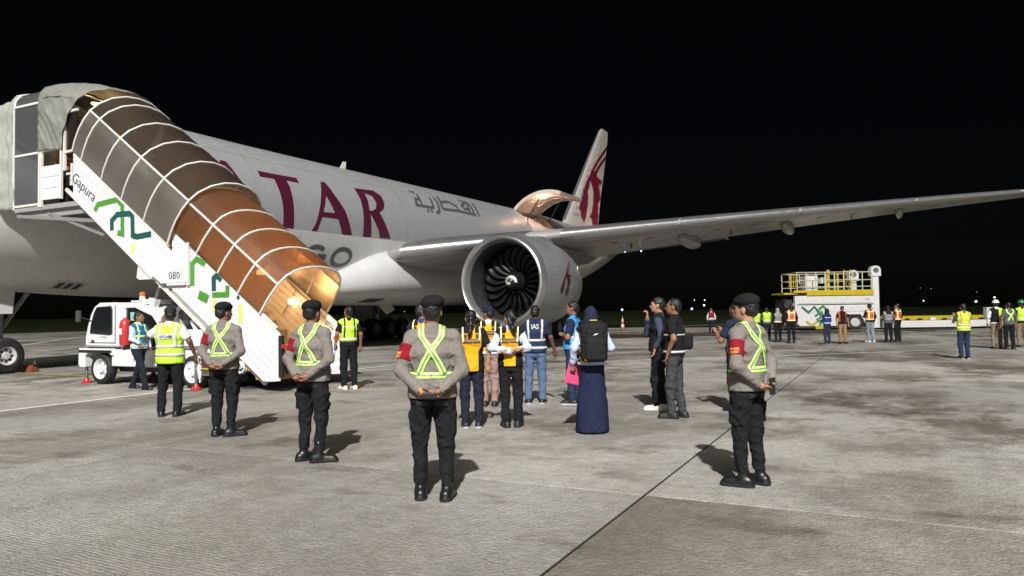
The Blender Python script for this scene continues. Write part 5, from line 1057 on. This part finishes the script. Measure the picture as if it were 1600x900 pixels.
    if head=='hijab':
        H=Fld().u(P_ell(hp_(0,-.014,1.622),(.092,.112,.114),HM),P_ec((0,-.018,1.40),(0,-.015,1.56),(.150,.115),(.088,.098)),k=.05); H.u(P_ec((0,-.02,1.33),(0,-.018,1.42),(.165,.135),(.150,.115)),k=.05); f0=hp_(0,.115,1.595); H.sub(P_ell(f0,(.056,.06,.078),HM),k=.02); H.clip((0,0,-1),-1.30).wrinkle(.006,seed,20); cloth('headscarf',H,h,cap or fabric('scarf_navy',(.02,.024,.05)),rt)
    # --- vest
    VF=TF
    if vest:
        vf=Fld().u(*torso(.024),k=.05); vf.u(P_ec((0,0,vest.get('hem',.93)-.02),(0,0,.98),(.168*g+.026,.124*g+.026),(.160*g+.024,.120*g+.024)),k=.04)
        for S,E_,W_,Hd,cu in ar: dr=(E_-S)/np.linalg.norm(E_-S); vf.sub(P_cap(S+dr*.06,E_+dr*.3,.067*g**.5,.085),k=.01)
        vf.sub(P_cap((0,.0,1.445),(0,.02,1.6),.062,.08),k=.01); vf.clip((0,0,-1),-vest.get('hem',.93)).wrinkle(.0050,seed,36); VF=Fld(); VF.ops=list(vf.ops); VF.planes=list(vf.planes); VF.wr=vf.wr
        vo=cloth('vest',vf,h,vest['m'],rt,vest.get('mi'))
        for z,w,m in vest.get('bands',()): band('reflective_band',VF,z,w,m if isinstance(m,list) else [m],vo,cols=tuple(range(len(m))) if isinstance(m,list) else (0,))
        for x0_,x1_,w,m in vest.get('straps',()):
            for s in sd_: ribbon('reflective_strap',VF,[(s*x0_,vest.get('sz',1.08),0),(s*(x0_+x1_)/2,1.25,0),(s*x1_,1.32,15),(s*x1_,1.32,60),(s*x1_,1.32,90),(s*x1_,1.32,130),(s*x1_,1.25,180),(s*x0_,vest.get('sz',1.08),180)],w,[m],vo,off=.007)
        for (v,f_),x,z,m in vest.get('prints',()): stamp('print',VF,v,f_,x,z,m,vo,off=.009 if len(v)==4 else .013)
    # --- officer harness and armband
    if officer:
        pts=lambda s:[(-s*.108,1.07,0),(-s*.060,1.175,0),(0,1.275,0),(s*.045,1.335,0),(s*.080,1.36,10),(s*.088,1.34,40),(s*.09,1.34,70),(s*.09,1.33,90),(s*.09,1.32,120),(s*.09,1.30,160),(s*.09,1.25,180),(s*.09,1.07,180)]
        ribbon('harness_strap',TF,pts(1),.052,[LIMEB,SILG],rt,off=.010,cols=(0,1,0)); ribbon('harness_strap',TF,pts(-1),.052,[LIMEB,SILG],rt,off=.015,cols=(0,1,0)); band('harness_belt',TF,1.062,.050,[LIMEB,SILG],rt,off=.008,cols=(0,1,0))
        S,E_,W_,Hd,cu=ar[0]; dr=(E_-S)/np.linalg.norm(E_-S); L=np.linalg.norm(E_-S); A0=Fld().u(P_cap(S,E_,.069*g**.5,.061),k=.02); c=S+dr*.20*L; A0.clip(-dr,float(-dr@c)); c=S+dr*.68*L; A0.clip(dr,float(dr@c)); A0.wrinkle(.0052,seed,36); ao=cloth('armband',A0,h,fabric('armband_red',(.22,.012,.022)),rt)
        cc=S+dr*.50*L; nx=V3(-1,-.35,0); nx/=np.linalg.norm(nx); tx=np.cross(dr,nx); 
        def onarm(v,off):
            O=np.array([cc+tx*(a*.9)-dr*b_ for a,b_ in v]); r,ok=project(A0,O,np.tile(nx,(len(v),1)),.2); return r+nx*off
        v,f_=cut2d(*rect(.10,.055),.02); q=MB(); q.add(onarm(v,.003),f_); q.build('patch',mat('patch_orange',(.62,.10,.05),.7),ao); v,f_=text2d('POLISI\nAIR',.030); v=[(-a,b_) for a,b_ in v] if False else v; q=MB(); q.add(onarm(v,.006),f_); q.build('lettering',mat('patch_yellow',(.75,.6,.08),.7),ao)
        QF=Q; pk=mat('pocket_black',(.018,.018,.020),.9)
        for s in sd_: stamp('pocket_flap',QF,*rect(.105,.045),s*.078,.825,pk,to,off=.010); ep=MB(); ep.box(-.055,.055,-.022,.022,-.004,.006); eo=ep.build('epaulette',fabric('epaulette_black',(.02,.02,.022)),rt,bevel=.004,loc=(s*.135*g**.5,-.016,1.438)); eo.rotation_euler=(0,R_(s*27),0)
        stamp('yoke_seam',TF,*rect(.29,.005),0,1.372,mat('seam_taupe',(.09,.083,.078),.9),rt,off=.004); stamp('back_seam',TF,*rect(.26,.004),0,.955,mat('seam_taupe',(.09,.083,.078),.9),rt,off=.004)
        # belt at the waist
        BF=Fld().u(P_ec((0,0,.86),(0,0,1.0),(.163*g,.122*g),(.155*g,.115*g)),k=.04)
    rt['_k']=k; return rt,(VF,TF,S_,ar,k)
def wpt(rt,p): 
    k=rt['_k']; M=Matrix.Translation(rt.location)@Matrix.Rotation(rt.rotation_euler.z,4,'Z'); return M@(Vector(p)*k)
SHG=fabric('uniform_taupe',(.192,.173,.159)); BLK=fabric('black',(.013,.013,.015)); NVY=fabric('navy',(.018,.024,.05)); DKT=fabric('dark_navy_trouser',(.016,.019,.03)); WHT=fabric('white',(.70,.70,.72)); LBL=fabric('pale_blue',(.50,.58,.80)); JEAN=fabric('denim_blue',(.09,.14,.24)); JEAND=fabric('denim_dark',(.025,.035,.07)); KHK=fabric('khaki',(.21,.165,.11)); TAN=fabric('tan',(.30,.19,.09)); GRY=fabric('grey',(.10,.10,.11)); GRT=fabric('grey_trouser',(.05,.052,.055)); SHK=mat('shoe_black',(.012,.012,.013),.5); SHW=mat('shoe_white',(.6,.58,.52),.6)
OF='uniformed officers standing with hands behind their backs'
def officer(feet,top,yaw,label,seed,hyaw,legs,**kw): return person(feet,top,yaw,label,OF,SHG,BLK,BOOT,head='beret',arms=('back','back'),officer=True,hem=.865,g=kw.pop('g',1.05),seed=seed,hyaw=hyaw,legs=legs,**kw)
officer((350,681),471,-4,'taupe-shirted officer in beret nearest the yellow vest man, beside the stairs side panel',11,-32,((-.10,.02,4),(.11,-.02,-62)),g=1.03)
officer((489,720),468,-20,'taupe-shirted officer in beret standing before the foot of the covered stairs',12,-2,((-.10,0,-30),(.115,-.04,-58)))
o3,_=officer((678,779),460,2,'nearest taupe-shirted officer seen squarely from behind, holding a black radio',13,0,((-.115,.03,6),(.115,-.03,-12)),g=1.12)
o4,_=officer((1172,758),458,38,'taupe-shirted officer at right with orange-lettered red armband, turned left',14,14,((-.10,.02,26),(.10,-.02,2)),skin='l')
CRD='onlookers gathered in front of the engine'; FAR='ground staff by the cargo loader'; TRK='ground staff beside the stairs truck'
# yellow vest man and white-shirted staff
qv=text2d('QATAR',.052)
y,_=person((266,650),478,2,'stout man in yellow reflective vest and dark cap holding a white cap, by the truck',TRK,WHT,BLK,BOOT,head='cap',sleeve='short',g=1.17,arms=(((-.36,.0,1.25),(-.17,.13,1.49),(.35,.1,.9),.8),'side'),legs=((-.13,0,22),(.12,.0,-8)),hyaw=24,skin='d',cap=fabric('cap_dark',(.025,.025,.026)),seed=21,
  vest=dict(m=LIME,hem=.83,bands=[(1.10,.045,SILV),(.97,.045,SILV)],straps=[(.135,.125,.045,SILV)],prints=[(rect(.19,.085),0,1.26,mat('print_silver',(.45,.46,.47),.4)),(qv,-.02,1.26,INK),((lambda e:(e,[tuple(range(12))]))([(.022*math.cos(t),.022*math.sin(t)) for t in np.linspace(0,2*math.pi,12,endpoint=False)]),.072,1.26,MAROON)]))
c=empty('white_cap',wpt(y,(.415,.12,.66)),.4,'crumpled white cap hanging from the yellow vest man\'s hand','cap'); Hc=Fld().u(P_ell((0,0,.05),(.035,.10,.12)),P_ell((.01,.04,-.08),(.018,.07,.08)),k=.04).wrinkle(.010,5,40); cloth('crown',Hc,.010,fabric('white_cap',(.75,.75,.75)),c); part('strap',WHITE,c,('tube',[(0,-.03,.14),(-.02,-.06,.20),(-.03,-.07,.24)],.008,6))
person((217,608),487,-112,'man in pale blue shirt and blue vest striding past the truck door',TRK,LBL,DKT,BOOT,arms=('down',((.22,.02,1.13),(.16,.24,1.02),(-.2,.9,-.2),.6)),legs=((-.08,-.26,0),(.08,.30,0)),hyaw=20,seed=22,g=.97,
  vest=dict(m=fabric('vest_blue',(.02,.13,.30)),hem=.93,bands=[(.97,.045,[LIMEB,SILV,LIMEB]),(1.18,.045,[LIMEB,SILV,LIMEB])],straps=[(.10,.10,.045,LIMEB)]))
gv,_=person((545,609),478,26,'man in lime vest over black T-shirt with blue folder, right of the stairs foot',TRK,BLK,BLK,SHW,sleeve='short',arms=('hold','down'),legs=((-.10,0,20),(.11,-.02,6)),hyaw=20,hpitch=12,seed=23,g=.93,soles=SOLE,
  vest=dict(m=LIME,hem=1.0,bands=[(1.04,.04,SILV),(1.30,.03,PALEY)],straps=[(.11,.10,.03,BLK)]))
f=empty('blue_folder',wpt(gv,(-.262,.12,.70)),R_(26+70),'blue clipboard folder held at the lime vest man\'s side','folder'); part('cover',mat('folder_blue',(.03,.16,.55),.4),f,('box',-.12,.12,-.008,.008,0,.28),bevel=.004); part('pages',WHITE,f,('box',-.11,.11,-.004,.004,.284,.29)); f.rotation_euler=(R_(8),R_(-14),R_(26+75))
# quarantine vests
YV=fabric('vest_amber',(.72,.36,.015)); KQ=[YV,BLK]
def kmi(w): return lambda c:((np.abs(c[:,0])>w+.045*np.clip((c[:,2]-1.12)/.08,0,1))|((c[:,2]>1.385)&(np.abs(c[:,0])>.05))).astype(int)
kt=text2d('KARANTINA',.040); kprint=[(rect(.25,.065),0,1.275,mat('print_brown',(.05,.03,.02),.6)),(kt,0,1.275,mat('print_orange',(.7,.33,.06),.6)),(rect(.045,.055),-.085,1.345,mat('print_brown',(.05,.03,.02),.6)),(rect(.045,.055),.085,1.345,mat('print_brown',(.05,.03,.02),.6))]
def kvest(w=.095,hem=.92): return dict(m=KQ,hem=hem,mi=kmi(w),prints=kprint,straps=[(.115,.125,.022,PALEY)],sz=1.30)
person((738,668),484,4,'woman with long loose hair in amber and black vest, left of the ponytailed woman',CRD,BLK,DKT,SHK,head='braid',arms=('down',((.26,-.03,1.15),(.24,.0,.93),(0,.1,-1),.5)),legs=((-.10,0,10),(.10,.0,-12)),g=.96,seed=31,soles=SOLE,vest=kvest(.10,.83),skin='l',sleeve='short')
person((799,667),484,-6,'woman with ponytail clasping her elbows behind an amber and black vest',CRD,LBL,BLK,SHK,head='pony',arms=('backhigh','backhigh'),legs=((-.07,-.02,24),(.10,.05,-10)),hyaw=38,g=.94,seed=32,vest=kvest(.085,.90),skin='l')
person((765,634),478,-2,'person in navy cap and brown trousers half hidden between the two women',CRD,WHT,fabric('brown_pink',(.30,.20,.17)),SHK,head='cap',cap=fabric('cap_navy',(.015,.018,.04)),arms=('down','down'),hyaw=50,g=.95,seed=33,vest=kvest(.09,.95),legs=((-.08,0,5),(.09,0,-5)))
person((662,650),474,-10,'person in amber vest and blue sleeves mostly hidden behind the nearest officer',CRD,fabric('royal_blue',(.03,.05,.18)),BLK,SHK,arms=('cross','cross'),hyaw=-40,g=1.0,seed=34,vest=kvest(.10,.92))
ias=text2d('IAS',.115,.85)
person((838,631),477,-3,'man in navy vest with white letters and blue jeans facing the engine',CRD,NVY,JEAN,SHK,sleeve='short',arms=('down',((.27,-.02,1.16),(.33,.04,.95),(.2,.1,-1),.35)),legs=((-.14,.0,12),(.11,.02,-16)),g=1.0,seed=35,skin='d',soles=SOLE,
  vest=dict(m=fabric('vest_navy',(.022,.035,.085)),hem=.90,bands=[(1.115,.045,SILV),(.985,.045,SILV)],straps=[(.115,.125,.036,SILV)],sz=1.13,prints=[(ias,0,1.35,WHITE)]))
person((897,632),470,72,'man in bright blue patterned vest standing with folded arms, in profile',CRD,NVY,JEAND,SHK,sleeve='short',arms=('cross','cross'),legs=((-.08,.03,2),(.10,-.04,-6)),hyaw=6,g=1.08,seed=36,skin='m',soles=SOLE,
  vest=dict(m=mat('vest_sky',(.05,.28,.62),.7,var=.45,vs=7,bump=.3,bs=70),hem=.92,bands=[(1.12,.04,SILV)]))
hj,(vf_,tf_,sf_,ar_,k_)=person((926,676),478,4,'woman in dark headscarf and long navy skirt wearing a black backpack',CRD,LBL,fabric('skirt_navy',(.016,.020,.050)),SHK,head='hijab',arms=('hold',((.27,-.02,1.16),(.28,.14,1.12),(0,.9,.1),.6)),legs=((-.10,.02,20),(.07,0,-6)),g=.98,seed=37,skirt=.228,hyaw=10,hem=.93,soles=SOLE,
  vest=dict(m=KQ,hem=.97,mi=lambda c:(np.abs(np.abs(c[:,0])-.135)>.035).astype(int)))
bp=empty('backpack',wpt(hj,(0,-.135,.98)),R_(4),'black backpack with a small white logo worn by the headscarfed woman','backpack'); bp.scale=(k_*1.22,k_*1.05,k_*1.12)
PK=fabric('pack_black',(.014,.014,.015),.75); Fp=Fld().u(P_box((0,-.085,.235),(.150,.095,.235),.06),P_ell((0,-.07,.42),(.135,.09,.07)),k=.04).wrinkle(.004,6,26); cloth('pack_body',Fp,.010,PK,bp); Fq=Fld().u(P_box((0,-.185,.15),(.115,.04,.13),.035),P_box((0,-.175,.33),(.10,.03,.06),.025),k=.02).wrinkle(.004,7,26); cloth('pocket',Fq,.010,PK,bp)
part('logo',WHITE,bp,('prism',[(-.03,-.012),(.012,-.004),(.034,.012),(-.008,.004)],-.212,-.205,'xz'),loc=(0,-.004,.335)); part('handle',YELLOW,bp,('tube',[(-.04,-.06,.47),(-.035,-.08,.50),(.035,-.08,.50),(.04,-.06,.47)],.008,6)); part('buckle',mat('orange_tab',(.6,.22,.02),.6),bp,('box',-.115,-.075,-.175,-.16,.02,.045)); part('buckle',MATS['orange_tab'],bp,('box',.075,.115,-.175,-.16,.02,.045))
for s in (-1,1): part('shoulder_strap',PK,bp,('tube',[(s*.09,.01,.43),(s*.10,.10,.49),(s*.11,.20,.47),(s*.12,.26,.36),(s*.15,.24,.2),(s*.15,.05,.08)],.022,8,False,True,.010),smooth=60)
f=empty('pink_folder',wpt(hj,(-.262,.14,.66)),0,'pink folder held low in the headscarfed woman\'s left hand','folder'); part('cover',mat('folder_pink',(.75,.09,.25),.5,var=.08,vs=5),f,('box',-.115,.115,-.01,.01,0,.31),bevel=.004); part('pages',WHITE,f,('box',-.105,.105,-.005,.005,.3105,.315)); f.rotation_euler=(R_(6),R_(14),R_(30))
# two men in black
v1,_=person((1031,641),464,74,'taller man with glasses in black body warmer, raising a fist to his chin',CRD,fabric('slate_blue',(.05,.06,.10)),BLK,SHW,arms=('pocket','fist'),legs=((-.07,.06,6),(.09,-.06,-4)),hyaw=2,g=1.0,seed=41,skin='l',soles=SOLE,vest=dict(m=BLK,hem=.90))
v2,_=person((1056,653),466,62,'young man in black reflective waistcoat and grey trousers, hand in pocket',CRD,BLK,GRT,SHK,sleeve='short',arms=('pocket','down'),legs=((-.09,.05,10),(.10,-.05,-16)),hyaw=8,g=.97,seed=42,skin='m',vest=dict(m=BLK,hem=.93,bands=[(.96,.030,SILV),(1.20,.024,SILV)],prints=[(text2d('SECURITY',.035),0,1.33,mat('print_red',(.4,.02,.04),.6))]))
bg=empty('shoulder_bag',wpt(v2,(.17,-.13,.98)),R_(62),'small black shoulder bag hanging behind the young man in grey trousers','bag'); cloth('bag_body',Fld().u(P_box((0,0,.12),(.06,.10,.12),.05),k=.02).wrinkle(.004,3,26),.010,PK,bg); part('strap',PK,bg,('tube',[(0,.06,.23),(-.10,.10,.42),(-.16,.12,.46),(-.30,.26,.38),(-.34,.27,.22)],.018,8,False,True,.007),smooth=60)
ph,_=person((1153,642),472,34,'man in navy polo photographing with a phone, hidden behind the right officer',CRD,NVY,BLK,SHK,sleeve='short',arms=(((-.25,.10,1.12),(-.14,.28,1.24),(.2,.6,.8),1.0),((.24,.10,1.12),(.05,.30,1.26),(-.2,.6,.8),1.0)),g=1.02,seed=43,hem=.93)
t=empty('phone',wpt(ph,(-.04,.37,1.27)),R_(34),'phone held up by the man in navy polo','phone'); part('case',mat('phone_black',(.01,.01,.012),.2),t,('box',-.075,.075,-.005,.005,0,.078),bevel=.004); part('screen',mat('phone_screen',(.02,.02,.025),.08),t,('box',-.07,.07,-.0065,-.0052,.004,.074))
rd=empty('handheld_radio',wpt(o3,(-.01,-.255,.905)),R_(2),'black handheld radio in the nearest officer\'s clasped hands','radio'); part('case',mat('radio_black',(.006,.006,.007),.6),rd,('box',-.06,.06,-.018,.018,-.024,.024),bevel=.006); part('antenna',BLACK,rd,('tube',[(.07,0,.015),(.13,0,.022)],.007,8)); part('knob',DARKM,rd,('lathe',[(0,.008),(.014,.008),(.015,.001)],10,'x',(.075,0,-.012)))
rd=empty('black_phone',wpt(o4,(.0,-.255,.915)),R_(38),'black phone in the right officer\'s clasped hands','phone'); part('case',MATS['phone_black'],rd,('box',-.04,.04,-.006,.006,-.075,.075),bevel=.004); part('screen',MATS['phone_screen'],rd,('box',-.036,.036,.0062,.0072,-.068,.068))
wb=MB(); wb.lathe([(-.012,.036),(.012,.036)],16,'z'); wbo=wb.build('wristband',mat('band_orange',(.62,.25,.05),.6),o3,smooth=60,solid=.004,loc=(-.080,-.188,.935)); wbo.rotation_euler=(0,R_(68),0)
# far ground staff
OV=lambda hem=.98:dict(m=ORNG,hem=hem,bands=[(1.02,.05,PALEY),(1.36,.045,PALEY)],straps=[(.12,.12,.05,PALEY)],sz=1.05)
GVv=lambda:dict(m=LIME,hem=.98,bands=[(1.05,.05,SILV)])
person((1112,521),481,172,'far walker in white and red jacket coming from the dark field',FAR,WHT,JEAN,SHK,arms=('down','down'),legs=((-.09,.12,0),(.09,-.12,0)),seed=51,soles=SOLE,vest=dict(m=fabric('vest_red',(.25,.02,.03)),hem=1.05))
person((1183,533),482,8,'person in lime vest just right of the officer\'s head',FAR,BLK,BLK,SHK,arms=('cross','cross'),seed=52,vest=GVv())
person((1199,534),480,-6,'person in lime vest standing left of the grey headscarf',FAR,GRY,NVY,SHK,arms=('cross','down'),seed=53,vest=GVv())
person((1216,535),481,4,'person in pale grey headscarf and silver vest near the loader front',FAR,BLK,BLK,SHK,head='hijab',cap=fabric('scarf_grey',(.30,.29,.28)),seed=54,vest=dict(m=fabric('vest_silver',(.25,.26,.25)),hem=1.0,bands=[(1.03,.05,PALEY),(1.34,.04,PALEY)]))
person((1237,536),476,-3,'person in orange vest directly before the loader\'s left end',FAR,BLK,BLK,SHK,g=1.04,seed=55,vest=OV())
person((1293,538),482,18,'person in blue banded vest and dark headscarf before the loader emblem',FAR,NVY,JEAND,SHK,head='hijab',arms=('chest','chest'),seed=56,soles=SOLE,vest=dict(m=fabric('vest_cobalt',(.02,.05,.28)),hem=.97,bands=[(1.03,.045,SILV),(1.30,.045,SILV)]))
person((1317,537),478,176,'man in black shirt and tan trousers facing the camera, looking down',FAR,BLK,TAN,SHK,sleeve='short',arms=('down','down'),hpitch=-24,seed=57,vest=dict(m=[BLK,ORNG],hem=1.0,mi=lambda c:(np.abs(c[:,0])>.12).astype(int)))
person((1360,535),474,10,'person in orange vest and faded jeans stepping off one foot by the mast',FAR,BLK,fabric('denim_faded',(.22,.25,.27)),SHW,arms=('chest','hold'),legs=((-.05,.04,20),(.10,-.10,-40)),seed=58,soles=SOLE,vest=OV())
person((1389,535),477,-8,'person in grey top leaning close to the orange vest at right of the mast',FAR,GRY,BLK,SHK,head='hijab',cap=fabric('scarf_black',(.02,.02,.022)),arms=('chest','down'),seed=59,vest=dict(m=fabric('vest_grey',(.28,.28,.28)),hem=1.05,bands=[(1.35,.05,LIMEB)]))
person((1403,534),474,28,'person in orange vest standing beside the grey top, right of the mast',FAR,BLK,BLK,SHK,arms=('chest','down'),hyaw=10,seed=60,skin='l',vest=OV())
person((1507,561),474,0,'person in lime and orange vest and blue jeans alone before the loader bed',FAR,GRY,JEAND,SHK,sleeve='short',arms=('phone','phone'),legs=((-.10,0,10),(.10,0,-10)),g=1.05,seed=61,soles=SOLE,
  vest=dict(m=LIME,hem=.88,bands=[(1.08,.075,[ORB,PALEY,ORB]),(.96,.05,[ORB,PALEY])],straps=[(.125,.12,.055,ORB)],sz=1.10))
person((1558,545),468,-18,'person in white helmet and black and lime vest at the far right',FAR,WHT,KHK,SHK,head='helmet',cap=mat('helmet_white',(.75,.75,.75),.3),seed=62,vest=dict(m=[BLK,LIME],hem=.95,mi=lambda c:(c[:,0]>.06).astype(int)))
person((1578,546),472,-4,'person in grey shirt with crossed lime straps between the two helmets',FAR,GRY,BLK,SHK,sleeve='short',seed=63,legs=((-.13,0,10),(.12,0,-10)),vest=dict(m=GRY,hem=.93,straps=[(-.10,.11,.05,LIMEB)],sz=1.05))
person((1598,543),468,-10,'person in green helmet and lime vest at the right edge',FAR,BLK,KHK,SHK,head='helmet',cap=mat('helmet_green',(.02,.22,.09),.3),seed=64,vest=GVv())
pp=SO+PORT*4.65+AFT*.42+Vector((0,0,4.505)); person(pp,None,200,'staff member glimpsed through the gate on the stairs platform',TRK,fabric('orange_shirt',(.35,.12,.04)),BLK,SHK,sleeve='short',arms=('chest','down'),seed=65)
plight('platform_lamp',(4.6-OX,1.2,7.2),16,(1,.66,.34),.08,ST); part('platform_lamp_dome',LAMPW,ST,('lathe',[(7.38,.10),(7.34,.07),(7.33,.002)],12,'z',(4.6-OX,1.2,0)))
